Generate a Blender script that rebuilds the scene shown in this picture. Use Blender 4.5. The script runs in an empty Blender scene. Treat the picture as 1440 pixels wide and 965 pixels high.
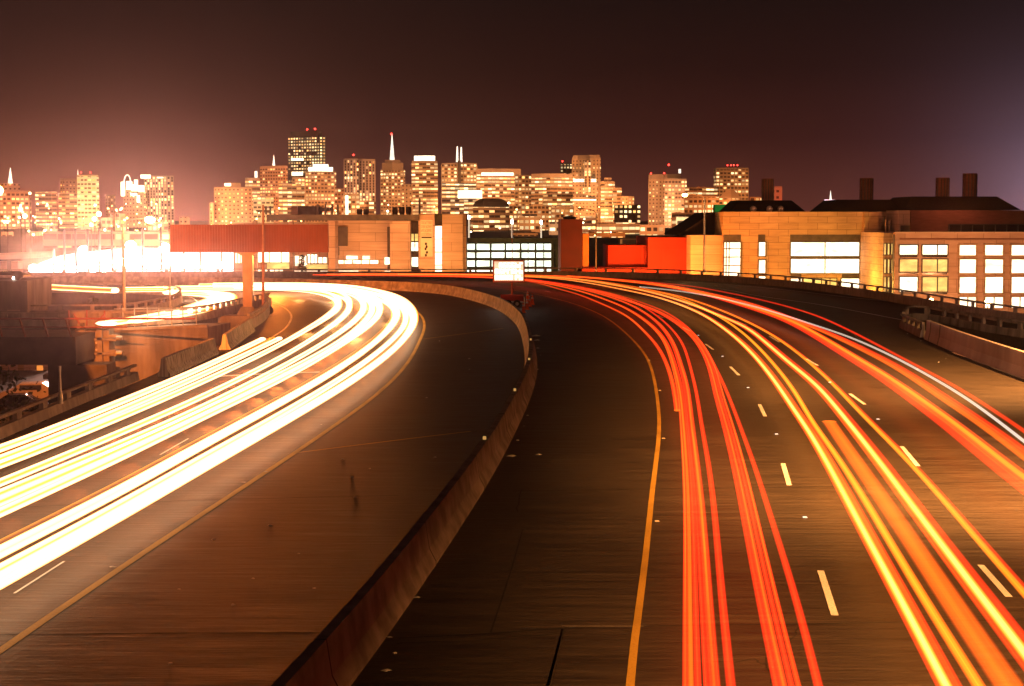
import bpy, bmesh, math, random
from mathutils import Vector
random.seed(7)
R = math.radians
scene = bpy.context.scene
col = scene.collection

# ---------------------------------------------------------------- camera
F, YH, CAM_H = 2280.0, 308.0, 6.9          # focal length in photo pixels, horizon row, eye height over the road
TH = math.atan((482.5 - YH) / F)
cam = bpy.data.cameras.new('camera'); cam.sensor_width = 36; cam.lens = F / 1440 * 36
cam.clip_start = 0.5; cam.clip_end = 20000
camo = bpy.data.objects.new('camera', cam); col.objects.link(camo)
camo.location = (0, 0, CAM_H); camo.rotation_euler = (math.pi / 2 - TH, 0, 0)
scene.camera = camo

# ---------------------------------------------------------------- world: faint sky + city glow, with the range floodlights' halo painted in
w = bpy.data.worlds.new('World'); scene.world = w; w.use_nodes = True
nt = w.node_tree; nt.nodes.clear()
def N(t, ty, **k):
    n = t.nodes.new(ty)
    for a, b in k.items(): setattr(n, a, b)
    return n
out = N(nt, 'ShaderNodeOutputWorld')
sky = N(nt, 'ShaderNodeTexSky', sky_type='NISHITA', sun_disc=False)
sky.sun_elevation = R(0.5); sky.sun_rotation = R(200)
bg1 = N(nt, 'ShaderNodeBackground'); bg1.inputs[1].default_value = 0.002
nt.links.new(sky.outputs[0], bg1.inputs[0])
tc = N(nt, 'ShaderNodeTexCoord')
sep = N(nt, 'ShaderNodeSeparateXYZ'); nt.links.new(tc.outputs['Generated'], sep.inputs[0])
ramp = N(nt, 'ShaderNodeValToRGB')
mr = N(nt, 'ShaderNodeMapRange'); mr.inputs[1].default_value = 0; mr.inputs[2].default_value = 0.3
nt.links.new(sep.outputs[2], mr.inputs[0]); nt.links.new(mr.outputs[0], ramp.inputs[0])
cr = ramp.color_ramp
cr.elements[0].position = 0; cr.elements[0].color = (.125, .033, .022, 1)
cr.elements[1].position = 1; cr.elements[1].color = (.007, .0020, .0022, 1)
for p, c in ((.16, (.044, .0110, .0090, 1)), (.30, (.0185, .0050, .0048, 1)), (.45, (.0085, .0030, .0032, 1))):
    e = cr.elements.new(p); e.color = c
bg2 = N(nt, 'ShaderNodeBackground'); bg2.inputs[1].default_value = 1.0
nt.links.new(ramp.outputs[0], bg2.inputs[0])
def glow(az, el, amp, sx, color, power=1.0):
    d = Vector((math.sin(R(az)) * math.cos(R(el)), math.cos(R(az)) * math.cos(R(el)), math.sin(R(el))))
    dn = N(nt, 'ShaderNodeVectorMath', operation='DISTANCE'); dn.inputs[1].default_value = d
    nt.links.new(tc.outputs['Generated'], dn.inputs[0])
    m1 = N(nt, 'ShaderNodeMath', operation='MULTIPLY'); m1.inputs[1].default_value = -1.0 / sx
    nt.links.new(dn.outputs['Value'], m1.inputs[0])
    m0 = N(nt, 'ShaderNodeMath', operation='ABSOLUTE'); nt.links.new(m1.outputs[0], m0.inputs[0])
    mp_ = N(nt, 'ShaderNodeMath', operation='POWER'); mp_.inputs[1].default_value = power; nt.links.new(m0.outputs[0], mp_.inputs[0])
    mn = N(nt, 'ShaderNodeMath', operation='MULTIPLY'); mn.inputs[1].default_value = -1; nt.links.new(mp_.outputs[0], mn.inputs[0])
    m2 = N(nt, 'ShaderNodeMath', operation='EXPONENT'); nt.links.new(mn.outputs[0], m2.inputs[0])
    m3 = N(nt, 'ShaderNodeMath', operation='MULTIPLY'); m3.inputs[1].default_value = amp
    nt.links.new(m2.outputs[0], m3.inputs[0])
    b = N(nt, 'ShaderNodeBackground'); b.inputs[0].default_value = (*color, 1)
    nt.links.new(m3.outputs[0], b.inputs[1])
    return b
SH = [bg1, bg2, glow(-12.6, -.6, .50, .034, (1, .38, .28), 1.3), glow(-17.5, .2, .12, .036, (1, .24, .08), 1.4),
      glow(19.2, .3, .55, .036, (.66, .52, .78), 1.15)]
acc = SH[0]
for s in SH[1:]:
    a = N(nt, 'ShaderNodeAddShader'); nt.links.new(acc.outputs[0], a.inputs[0]); nt.links.new(s.outputs[0], a.inputs[1]); acc = a
nt.links.new(acc.outputs[0], out.inputs[0])

# moon: the only sun lamp
sl = bpy.data.lights.new('moon', 'SUN'); sl.energy = 0.035; sl.angle = R(.5); sl.color = (1, .72, .5)
so = bpy.data.objects.new('moon', sl); col.objects.link(so); so.rotation_euler = (R(62), 0, R(-28))

scene.view_settings.view_transform = 'Standard'; scene.view_settings.look = 'None'
scene.view_settings.exposure = 0; scene.view_settings.gamma = 1
scene.render.engine = 'CYCLES'
cy = scene.cycles
cy.use_denoising = True; cy.max_bounces = 4; cy.diffuse_bounces = 2; cy.glossy_bounces = 2
cy.transmission_bounces = 2; cy.volume_bounces = 0; cy.transparent_max_bounces = 48
cy.sample_clamp_indirect = 3; cy.use_light_tree = True; cy.caustics_reflective = False; cy.caustics_refractive = False

# ---------------------------------------------------------------- projection helpers (photo pixel -> place)
cT, sT = math.cos(TH), math.sin(TH)
def ray(px, py):
    u = (px - 720) / F; v = -(py - 482.5) / F
    return u, cT + v * sT, -sT + v * cT
def G(px, py, z=0.0):
    a, b, c = ray(px, py); t = (z - CAM_H) / c
    return Vector((a * t, b * t, z))
def P(px, py, D):
    a, b, c = ray(px, py); t = D / b
    return Vector((a * t, D, CAM_H + c * t))

def catmull(pts, step=2.0):
    pts = [Vector(p) for p in pts]; out = []
    q = [pts[0] * 2 - pts[1]] + pts + [pts[-1] * 2 - pts[-2]]
    for i in range(1, len(q) - 2):
        p0, p1, p2, p3 = q[i-1], q[i], q[i+1], q[i+2]
        n = max(1, int((p2 - p1).length / step))
        d01 = max((p1-p0).length, 1e-3) ** .5; d12 = max((p2-p1).length, 1e-3) ** .5; d23 = max((p3-p2).length, 1e-3) ** .5
        m1 = (p2-p1) + d12 * ((p1-p0)/d01 - (p2-p0)/(d01+d12))
        m2 = (p2-p1) + d12 * ((p3-p2)/d23 - (p3-p1)/(d12+d23))
        for k in range(n):
            t = k / n; t2 = t*t; t3 = t2*t
            out.append(p1*(2*t3-3*t2+1) + m1*(t3-2*t2+t) + p2*(-2*t3+3*t2) + m2*(t3-t2))
    out.append(pts[-1])
    return out
def smooth(path, it=2):
    for _ in range(it):
        path = [path[0]] + [(path[i-1] + path[i]*2 + path[i+1]) / 4 for i in range(1, len(path)-1)] + [path[-1]]
    return path
def lefts(path):
    o = []
    for i in range(len(path)):
        a = path[max(0, i-1)]; b = path[min(len(path)-1, i+1)]
        d = (b - a); d.z = 0; d.normalize(); o.append(Vector((-d.y, d.x, 0)))
    return o
def offset(path, d):
    return [p + l*d for p, l in zip(path, lefts(path))]
def GP(pl, z=0.0, step=2.0, it=2):
    return smooth(catmull([G(x, y, z) for x, y in pl], step), it)
def arclen(path):
    s = [0]
    for a, b in zip(path[:-1], path[1:]): s.append(s[-1] + (b-a).length)
    return s
def at_s(path, S, s):
    s = max(0, min(s, S[-1]))
    for i in range(len(S)-1):
        if S[i+1] >= s:
            t = (s - S[i]) / max(1e-6, S[i+1]-S[i]); return path[i].lerp(path[i+1], t), (path[i+1]-path[i]).normalized()
    return path[-1], (path[-1]-path[-2]).normalized()

# ---------------------------------------------------------------- object helpers
class MB:
    def __init__(s): s.v = []; s.f = []; s.uv = []
    def face(s, pts, uv=None):
        i = len(s.v); s.v += [tuple(p) for p in pts]; s.f.append(tuple(range(i, i+len(pts))))
        s.uv.append(uv if uv else [(0, 0)] * len(pts)); return s
    def box(s, x0, x1, y0, y1, z0, z1):
        c = [(x0,y0,z0),(x1,y0,z0),(x1,y1,z0),(x0,y1,z0),(x0,y0,z1),(x1,y0,z1),(x1,y1,z1),(x0,y1,z1)]
        for q in ((0,3,2,1),(4,5,6,7),(0,1,5,4),(1,2,6,5),(2,3,7,6),(3,0,4,7)):
            s.face([c[i] for i in q], [(c[i][0]+c[i][1], c[i][2]) for i in q])
        return s
    def prism(s, plan, z0, z1, top=None):       # plan: ccw list of (x,y); top: optional plan at z1
        top = top or plan; n = len(plan); u = 0
        for i in range(n):
            a, b = plan[i], plan[(i+1) % n]; c, d = top[(i+1) % n], top[i]
            L = math.dist(a, b)
            s.face([(*a, z0), (*b, z0), (*c, z1), (*d, z1)], [(u, z0), (u+L, z0), (u+L, z1), (u, z1)]); u += L
        s.face([(*p, z1) for p in top], [(0, -50)] * n); s.face([(*p, z0) for p in reversed(plan)], [(0, -50)] * n)
        return s
    def cyl(s, a, b, r0, r1=None, n=10):
        a, b = Vector(a), Vector(b); r1 = r0 if r1 is None else r1
        d = (b-a).normalized(); t = Vector((1,0,0)) if abs(d.x) < .9 else Vector((0,1,0))
        x = d.cross(t).normalized(); y = d.cross(x)
        A = [a + (x*math.cos(2*math.pi*i/n) + y*math.sin(2*math.pi*i/n))*r0 for i in range(n)]
        B = [b + (x*math.cos(2*math.pi*i/n) + y*math.sin(2*math.pi*i/n))*r1 for i in range(n)]
        for i in range(n):
            j = (i+1) % n; s.face([A[i], A[j], B[j], B[i]])
        s.face(A[::-1]); s.face(B); return s
    def tube(s, pts, r, n=8):
        for a, b in zip(pts[:-1], pts[1:]): s.cyl(a, b, r, r, n)
        return s
    def ball(s, c, r, n=8, sq=(1,1,1)):
        c = Vector(c)
        def pt(i, j):
            th = math.pi*i/n; ph = 2*math.pi*j/(2*n)
            return c + Vector((math.sin(th)*math.cos(ph)*sq[0], math.sin(th)*math.sin(ph)*sq[1], math.cos(th)*sq[2]))*r
        for i in range(n):
            for j in range(2*n):
                if i == 0: s.face([pt(0,0), pt(1,j), pt(1,j+1)])
                elif i == n-1: s.face([pt(i,j), pt(n,0), pt(i,j+1)])
                else: s.face([pt(i,j), pt(i+1,j), pt(i+1,j+1), pt(i,j+1)])
        return s
    def sweep(s, path, prof, closed=True, caps=True, scale=None):   # prof: list of (lateral to the left, height)
        L = lefts(path); S = arclen(path); n = len(prof)
        w0 = min(p[0] for p in prof); w1 = max(p[0] for p in prof); W = max(w1-w0, 1e-6)
        sc_ = scale or [1]*len(path)
        rings = [[p + l*q[0]*k + Vector((0,0,q[1]*k)) for q in prof] for p, l, k in zip(path, L, sc_)]
        base = len(s.v)
        for r_ in rings: s.v += [tuple(v) for v in r_]
        for i in range(len(path)-1):
            for j in range(n if closed else n-1):
                k = (j+1) % n
                s.f.append((base+i*n+j, base+i*n+k, base+(i+1)*n+k, base+(i+1)*n+j))
                uj, uk = (prof[j][0]-w0)/W, (prof[k][0]-w0)/W
                s.uv.append([(uj, S[i]), (uk, S[i]), (uk, S[i+1]), (uj, S[i+1])])
        if closed and caps:
            for r_ in (0, len(path)-1):
                s.f.append(tuple(base+r_*n+j for j in (range(n) if r_ else range(n-1, -1, -1)))); s.uv.append([(.5, S[r_])]*n)
        return s
    def build(s, name, mat, parent=None, smooth_=False):
        idx = {}; remap = []; vs = []
        for v in s.v:
            k = (round(v[0], 4), round(v[1], 4), round(v[2], 4))
            if k not in idx: idx[k] = len(vs); vs.append(v)
            remap.append(idx[k])
        fs = []; uvs = []
        for f, uv in zip(s.f, s.uv):
            g = [remap[i] for i in f]
            if len(set(g)) == len(g): fs.append(tuple(g)); uvs.append(uv)
            else:
                q = []; qu = []
                for i, u in zip(g, uv):
                    if i not in q: q.append(i); qu.append(u)
                if len(q) >= 3: fs.append(tuple(q)); uvs.append(qu)
        me = bpy.data.meshes.new(name); me.from_pydata(vs, [], fs)
        ul = me.uv_layers.new(name='UVMap'); i = 0
        for uv in uvs:
            for c in uv: ul.data[i].uv = c; i += 1
        bm = bmesh.new(); bm.from_mesh(me);  bmesh.ops.recalc_face_normals(bm, faces=bm.faces); bm.to_mesh(me); bm.free()
        if smooth_:
            for p in me.polygons: p.use_smooth = True
        for m in (mat if isinstance(mat, (list, tuple)) else [mat]): me.materials.append(m)
        o = bpy.data.objects.new(name, me); col.objects.link(o)
        if parent: o.parent = parent; o.matrix_parent_inverse = parent.matrix_basis.inverted()
        return o
def tag(o, label=None, cat=None, group=None, kind=None):
    if label: o['label'] = label
    if cat: o['category'] = cat
    if group: o['group'] = group
    if kind: o['kind'] = kind
    return o
def empty(name, loc, label, cat, group=None):
    o = bpy.data.objects.new(name, None); col.objects.link(o); o.location = loc
    return tag(o, label, cat, group)

# ---------------------------------------------------------------- materials
MATS = {}
def newmat(name):
    m = bpy.data.materials.new(name); m.use_nodes = True; t = m.node_tree
    b = t.nodes['Principled BSDF']; return m, t, b
def rough(name, c1, c2, scale=(1,1,1), sc=2.0, rg=.8, bump=.2, spec=.3, metal=0, coord='Object', detail=6, lo=.35, hi=.65, panel=None):
    if name in MATS: return MATS[name]
    m, t, b = newmat(name)
    tc = N(t, 'ShaderNodeTexCoord'); mp = N(t, 'ShaderNodeMapping'); mp.inputs['Scale'].default_value = scale
    t.links.new(tc.outputs[coord], mp.inputs[0])
    no = N(t, 'ShaderNodeTexNoise'); no.inputs['Scale'].default_value = sc; no.inputs['Detail'].default_value = detail
    t.links.new(mp.outputs[0], no.inputs[0])
    r = N(t, 'ShaderNodeValToRGB'); r.color_ramp.elements[0].position = lo; r.color_ramp.elements[1].position = hi
    r.color_ramp.elements[0].color = (*c1, 1); r.color_ramp.elements[1].color = (*c2, 1)
    t.links.new(no.outputs[0], r.inputs[0]); outc = r.outputs[0]
    n2 = N(t, 'ShaderNodeTexNoise'); n2.inputs['Scale'].default_value = sc*.13; n2.inputs['Detail'].default_value = 3
    t.links.new(tc.outputs[coord], n2.inputs[0])
    mx = N(t, 'ShaderNodeMix', data_type='RGBA', blend_type='MULTIPLY'); mx.inputs[0].default_value = .55
    r2 = N(t, 'ShaderNodeValToRGB'); r2.color_ramp.elements[0].position = .35; r2.color_ramp.elements[1].position = .6
    r2.color_ramp.elements[0].color = (.5,.5,.5,1)
    t.links.new(n2.outputs[0], r2.inputs[0]); t.links.new(outc, mx.inputs[6]); t.links.new(r2.outputs[0], mx.inputs[7])
    final = mx.outputs[2]
    if panel:
        sx = N(t, 'ShaderNodeSeparateXYZ'); t.links.new(tc.outputs[coord], sx.inputs[0])
        sm = N(t, 'ShaderNodeMath', operation='ADD'); t.links.new(sx.outputs[0], sm.inputs[0]); t.links.new(sx.outputs[1], sm.inputs[1])
        cb = N(t, 'ShaderNodeCombineXYZ'); t.links.new(sm.outputs[0], cb.inputs[0]); t.links.new(sx.outputs[2], cb.inputs[1])
        bk = N(t, 'ShaderNodeTexBrick'); bk.inputs['Scale'].default_value = 1; bk.inputs['Brick Width'].default_value = panel[0]; bk.inputs['Row Height'].default_value = panel[1]
        bk.inputs['Mortar Size'].default_value = .035; bk.inputs['Color1'].default_value = (1,1,1,1); bk.inputs['Color2'].default_value = (.80,.78,.76,1); bk.inputs['Mortar'].default_value = (.42,.38,.34,1)
        t.links.new(cb.outputs[0], bk.inputs[0])
        m3 = N(t, 'ShaderNodeMix', data_type='RGBA', blend_type='MULTIPLY'); m3.inputs[0].default_value = .8
        t.links.new(final, m3.inputs[6]); t.links.new(bk.outputs[0], m3.inputs[7]); final = m3.outputs[2]
    t.links.new(final, b.inputs['Base Color'])
    b.inputs['Roughness'].default_value = rg; b.inputs['Specular IOR Level'].default_value = spec; b.inputs['Metallic'].default_value = metal
    if bump:
        bp = N(t, 'ShaderNodeBump'); bp.inputs['Strength'].default_value = bump; bp.inputs['Distance'].default_value = .02
        t.links.new(no.outputs[0], bp.inputs['Height']); t.links.new(bp.outputs[0], b.inputs['Normal'])
    MATS[name] = m; return m
def emis(name, color, strength, sample=True, vary=0.0, vsc=1.5):
    if name in MATS: return MATS[name]
    m, t, b = newmat(name)
    b.inputs['Base Color'].default_value = (.3*color[0], .3*color[1], .3*color[2], 1)
    b.inputs['Emission Color'].default_value = (*color, 1); b.inputs['Emission Strength'].default_value = strength
    if vary:
        tc = N(t, 'ShaderNodeTexCoord'); no = N(t, 'ShaderNodeTexNoise'); no.inputs['Scale'].default_value = vsc
        no.inputs['Detail'].default_value = 4
        mp = N(t, 'ShaderNodeMapping'); mp.inputs['Scale'].default_value = (1, 1, 2.2)
        t.links.new(tc.outputs['Object'], mp.inputs[0]); t.links.new(mp.outputs[0], no.inputs[0])
        mr = N(t, 'ShaderNodeMapRange'); mr.inputs[1].default_value = .35; mr.inputs[2].default_value = .62
        mr.inputs[3].default_value = strength*(1-vary); mr.inputs[4].default_value = strength
        t.links.new(no.outputs[0], mr.inputs[0]); t.links.new(mr.outputs[0], b.inputs['Emission Strength'])
    if not sample: m.cycles.emission_sampling = 'NONE'
    MATS[name] = m; return m

M_road = None
def road_mat(name, base, dark, warm=1.0):
    m, t, b = newmat(name)
    tc = N(t, 'ShaderNodeTexCoord')
    def noise(scale, sc, det=5, lo=.3, hi=.7):
        mp = N(t, 'ShaderNodeMapping'); mp.inputs['Scale'].default_value = scale; t.links.new(tc.outputs['Object'], mp.inputs[0])
        no = N(t, 'ShaderNodeTexNoise'); no.inputs['Scale'].default_value = sc; no.inputs['Detail'].default_value = det
        no.inputs['Roughness'].default_value = .65
        t.links.new(mp.outputs[0], no.inputs[0])
        mr = N(t, 'ShaderNodeMapRange'); mr.inputs[1].default_value = lo; mr.inputs[2].default_value = hi
        t.links.new(no.outputs[0], mr.inputs[0]); return mr.outputs[0]
    a = noise((.30, 5.5, 1), 1.2, 9, .30, .72)          # streaks of the transverse tining
    c = noise((.9, 9, 1), 1.8, 6, .34, .66)
    d = noise((1, 1, 1), .11, 4, .3, .7)      # broad patches
    g = noise((1, 1, 1), 60, 2, .3, .7)
    def mix(f, c1, c2):
        mx = N(t, 'ShaderNodeMix', data_type='RGBA')
        if isinstance(f, float): mx.inputs[0].default_value = f
        else: t.links.new(f, mx.inputs[0])
        for i, cc in ((6, c1), (7, c2)):
            if isinstance(cc, tuple): mx.inputs[i].default_value = (*cc, 1)
            else: t.links.new(cc, mx.inputs[i])
        return mx.outputs[2]
    def mul(c1, f, amt):
        mx = N(t, 'ShaderNodeMix', data_type='RGBA', blend_type='MULTIPLY'); mx.inputs[0].default_value = amt
        t.links.new(c1, mx.inputs[6]); t.links.new(f, mx.inputs[7]); return mx.outputs[2]
    x = mix(a, dark, base); x = mul(x, c, .5); x = mul(x, d, .35); x = mul(x, g, .3)
    t.links.new(x, b.inputs['Base Color'])
    rr = N(t, 'ShaderNodeMapRange'); rr.inputs[3].default_value = .42; rr.inputs[4].default_value = .75
    t.links.new(a, rr.inputs[0]); t.links.new(rr.outputs[0], b.inputs['Roughness'])
    b.inputs['Specular IOR Level'].default_value = .35
    bp = N(t, 'ShaderNodeBump'); bp.inputs['Strength'].default_value = .7; bp.inputs['Distance'].default_value = .012
    t.links.new(c, bp.inputs['Height']); t.links.new(bp.outputs[0], b.inputs['Normal'])
    return m
M_road = road_mat('road_concrete', (.135, .094, .062), (.026, .018, .012))
M_road2 = road_mat('road_old_overlay', (.105, .072, .048), (.026, .018, .013))
M_ground = rough('city_ground', (.035,.03,.025), (.06,.05,.045), sc=.05, bump=0)
M_conc = rough('barrier_concrete', (.19,.155,.125), (.28,.235,.19), (1,1,.5), 2.6, .85, .3)
M_concd = rough('weathered_concrete', (.10,.085,.07), (.24,.20,.17), (1,1,.2), 1.3, .9, .35)
M_conc_white = rough('pale_stained_concrete', (.12,.11,.085), (.36,.34,.28), (6,6,.25), 1.4, .85, .3, lo=.38, hi=.55)
M_wall_tan = rough('tan_stone_cladding', (.36,.25,.14), (.46,.33,.19), (.4,.4,4), 1.2, .8, .05, panel=(2.4,.8))
M_wall_pink = rough('rose_panel_cladding', (.44,.30,.23), (.52,.37,.29), (.5,.5,3), .9, .8, .05, panel=(3,1.5))
M_wall_pale = rough('pale_panel_cladding', (.48,.36,.28), (.58,.44,.34), (.3,.3,4), .9, .8, .05, panel=(4.5,1.25))
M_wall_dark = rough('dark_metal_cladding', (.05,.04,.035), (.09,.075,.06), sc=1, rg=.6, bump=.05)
M_brown = rough('red_brown_cladding', (.16,.07,.045), (.21,.09,.06), (1,1,5), 1, .8, .05)
M_red = rough('red_painted_wall', (.42,.035,.012), (.50,.045,.016), sc=.6, rg=.7, bump=.05, panel=(6,3.2))
M_dred = rough('dark_red_painted_wall', (.05,.008,.005), (.065,.010,.006), sc=.6, rg=.7, bump=.05)
M_roof = rough('dark_roofing', (.018,.013,.012), (.03,.022,.02), (4,4,1), 1, .8, .1)
M_steel = rough('galvanised_steel', (.30,.27,.24), (.42,.38,.33), sc=6, rg=.45, metal=.7, bump=.05)
M_dsteel = rough('dark_steel', (.04,.035,.03), (.08,.07,.06), sc=6, rg=.5, bump=.05)
M_rust = rough('rust_brown_painted_steel', (.17,.038,.016), (.20,.045,.019), (1,1,.3), 3, .6, .1)
M_yellow = rough('yellow_road_paint', (.36,.20,.025), (.55,.32,.045), (8,8,1), 3, .6, .1, lo=.3, hi=.5)
M_white = rough('white_road_paint', (.45,.42,.36), (.80,.77,.70), (8,8,1), 3, .6, .1, lo=.3, hi=.5)
M_joint = rough('joint_sealant', (.012,.01,.009), (.03,.025,.02), sc=10, rg=.7, bump=0)
M_glass_d = rough('dark_window_glass', (.02,.02,.02), (.035,.03,.03), sc=.5, rg=.15, bump=0, spec=.6)
M_lit = emis('warm_lit_window', (1, .88, .60), 2.6, True, .45, .35)
M_litw = emis('white_lit_window', (1, .90, .62), 2.8, True, .55, .7)
M_lity = emis('yellow_lit_room', (1, .72, .20), 1.1, True, .6, .5)
M_litg = emis('fluorescent_lit_deck', (.86, 1, .80), 2.6, True, .6, .45)
M_beacon = emis('red_beacon_lamp', (1, .03, .02), 12, False)
M_spire = emis('floodlit_white_spire', (1, .93, .75), 1.8, False, .3, .05)  # floodlighting on the spires put into emission
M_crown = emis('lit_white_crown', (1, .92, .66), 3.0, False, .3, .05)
M_sodium = emis('sodium_lamp_glass', (1, .62, .22), 60, False)
M_lampw = emis('white_lamp_glass', (1, .93, .8), 60, False)
M_leaf = rough('dark_leaves', (.03,.035,.012), (.07,.07,.02), sc=4, bump=0)
M_bark = rough('bark', (.05,.035,.025), (.09,.06,.04), sc=6, bump=.1)
M_orange = rough('orange_plastic', (.75,.12,.02), (.85,.16,.03), sc=3, rg=.5, bump=0)
M_refl = rough('white_reflective_band', (.8,.8,.78), (.9,.9,.88), sc=3, rg=.3, bump=0)
M_refly = emis('amber_reflector_glow', (1,.55,.15), .5, False)  # light thrown back by the reflectors is painted as emission
M_black = rough('black_rubber', (.015,.015,.015), (.03,.03,.03), sc=4, bump=0)
M_carp = rough('dark_car_paint', (.025,.02,.02), (.04,.03,.03), sc=1, rg=.25, bump=0, spec=.5)
M_carl = rough('pale_car_paint', (.35,.30,.26), (.42,.36,.30), sc=1, rg=.3, bump=0, spec=.5)

def point(name, loc, power, color, r=.3):
    l = bpy.data.lights.new(name, 'POINT'); l.energy = power; l.color = color; l.shadow_soft_size = r
    o = bpy.data.objects.new(name, l); col.objects.link(o); o.location = loc; return o
def spot(name, loc, to, power, color, size=80, blend=.6, r=.1):
    l = bpy.data.lights.new(name, 'SPOT'); l.energy = power; l.color = color; l.shadow_soft_size = r
    l.spot_size = R(size); l.spot_blend = blend
    o = bpy.data.objects.new(name, l); col.objects.link(o); o.location = loc
    d = Vector(to) - Vector(loc); o.rotation_euler = d.to_track_quat('-Z', 'Y').to_euler(); return o
SOD = (1, .22, .025); WARM = (1, .50, .17)
# ================================================================ SETTING
GZ = -9.0
g = MB(); g.face([(-9000,-300,GZ),(9000,-300,GZ),(9000,12000,GZ),(-9000,12000,GZ)])
tag(g.build('city_ground', M_ground), kind='structure')

BX = lambda pl, z=0: [G(x, y, z) for x, y in pl]
left_edge_px = [(0,620),(100,576),(200,534),(300,489),(345,464),(378,446),(386,437),(380,429)]
left_edge = [Vector((-15.4,0,0)), Vector((-15.6,25,0))] + BX(left_edge_px)
ramp_near = BX([(376,428),(350,433),(330,439),(290,448),(240,456),(160,460),(0,461)]) + [Vector((-62,104,0)), Vector((-120,108,0))]
ramp_far = [Vector((-120,118,0)), Vector((-62,113,0))] + BX([(0,449),(100,450),(165,448),(222,439),(250,430.5),(258,422),(250,416),(222,413.5),(150,412),(38,411)]) + [Vector((-80,156,0)), Vector((-220,162,0))]
outer_px = [(-300,391),(40,391),(240,390),(460,390),(700,390.5),(850,390),(960,393.5),(1052,399),(1118,405),(1223,419),(1307,434),(1440,457)]
outer = [Vector((-220,190,0))] + BX(outer_px[1:]) + [Vector((45,75,0)), Vector((52,30,0))]
gore_r = [Vector((47,30,0)), Vector((41,70,0))] + BX([(1440,476),(1360,462),(1290,449)])
gore_l = BX([(1267,462),(1300,480),(1340,496),(1440,534)]) + [Vector((21.5,40,0)), Vector((21,0,0)), Vector((21,-40,0))]
back = [Vector((-15.4,-40,0))]
left_edge_s = smooth(catmull(left_edge, 3), 1)
ramp_near_s = smooth(catmull(ramp_near, 3), 1)
ramp_far_s = smooth(catmull(ramp_far, 3), 1)
outer_s = smooth(catmull(outer, 4), 2)
gore_r_s = smooth(catmull(gore_r, 4), 1)
gore_l_s = smooth(catmull(gore_l, 3), 1)
outline = left_edge_s + ramp_near_s + ramp_far_s + outer_s + gore_r_s + gore_l_s + back
def slab(name, outline, z0, z1, mat):
    bm = bmesh.new(); top = [bm.verts.new((p.x, p.y, z1)) for p in outline]
    f = bm.faces.new(top)
    if f.normal.z < 0: f.normal_flip()
    r = bmesh.ops.triangulate(bm, faces=[f], ngon_method='EAR_CLIP')
    bm.normal_update()
    res = bmesh.ops.extrude_face_region(bm, geom=list(bm.faces))
    vs = [v for v in res['geom'] if isinstance(v, bmesh.types.BMVert)]
    for v in vs: v.co.z = z0
    bmesh.ops.recalc_face_normals(bm, faces=bm.faces)
    me = bpy.data.meshes.new(name); bm.to_mesh(me); bm.free(); me.materials.append(mat)
    o = bpy.data.objects.new(name, me); col.objects.link(o); return o
tag(slab('freeway_deck', outline, -1.7, 0.0, M_road), kind='structure')

# painted lines -----------------------------------------------------------
def ribbon(name, path, wd, mat, z=.006, kind='structure', **k):
    m = MB(); L = lefts(path)
    for i in range(len(path)-1):
        a, b = path[i], path[i+1]; la, lb = L[i]*wd/2, L[i+1]*wd/2
        m.face([(a.x-la.x, a.y-la.y, z), (b.x-lb.x, b.y-lb.y, z), (b.x+lb.x, b.y+lb.y, z), (a.x+la.x, a.y+la.y, z)])
    return tag(m.build(name, mat), kind=kind, **k)
yl_px = [(880,965),(901,852),(912,740),(917.4,687),(923,647),(927.5,605),(926,573.6),(921,538),(910.8,504.5),(891.8,480),(860,452),(838.6,439.6),(807.4,427.4),(785,421),(763,416),(735,410.5),(700,405.5),(650,401.5),(580,398.5),(480,396.5),(380,396)]
YL = smooth(catmull([Vector((1.1,14,0))] + BX(yl_px), 2), 4)
ribbon('yellow_edge_line', YL, .13, M_yellow)
ll_px = [(-120,1000),(0,912),(60,875),(150,812),(255,742),(320,700),(415,637),(480,592),(530,555),(570,515),(590,480),(597,458),(590,441),(570,430),(540,421)]
LL = smooth(catmull(BX(ll_px), 2), 3)
ribbon('yellow_edge_line', LL, .17, M_yellow)
ribbon('white_edge_line', GP([(1268,450),(1200,437),(1143,427),(1064,416),(1020,407.5),(975,402.5),(925,399)]), .18, M_white)
ribbon('white_edge_line', GP([(1440,452),(1300,429),(1200,419),(1120,409.5),(1050,402.5),(1000,398.5),(955,396)]), .18, M_white)
ribbon('white_edge_line', GP([(360,490),(385,473),(400,463),(409,450),(409,442),(400,433),(386,427),(368,424)], step=1), .14, M_white)
ribbon('white_edge_line', GP([(238,450),(262,440),(277,431),(277,424),(262,417),(246,416)], step=1), .12, M_white)
ribbon('cross_line', GP([(418,637),(520,624),(600,614),(662,607)]), .10, M_yellow, .009)
ribbon('cross_line', GP([(596,477),(650,470),(708,462)]), .10, M_yellow, .009)
ribbon('cross_line', GP([(300,530),(345,527),(400,524),(450,523.5)]), .35, M_white, .009)
def dash(a, b, wd=.13):
    ribbon('lane_dash', [G(*a), G(*b)], wd, M_white, .008)
for q in (((1174,866),(1154,803)),((1110,683),(1101,652)),((1076,586),(1068,569)),((1039,528),(1027,516)),((1003,492),(992,484)),((970,466),(960,460)),((933,447.5),(925,443.5)),((902,434),(893,430)),((872,424.5),(862,421.5)),
          ((1291,656),(1268,628)),((1216,569),(1195,554)),((1150,514.5),(1134,505)),((1096,481.5),(1082,473)),((1050,457.5),(1036,452)),((1006,441.5),(991,437)),((972,431),(958,427.5)),
          ((1419,840),(1379,795)),((775,411),(766,409.5)),((737,404),(726,402.8)),((704,401.6),(690,400.8)),((672,400.2),(656,399.8))):
    dash(*q)
for q in (((250,660),(160,710)),((90,790),(20,835)),((225,640),(265,617)),((130,742),(20,806))): dash(q[0], q[1], .05)
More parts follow.
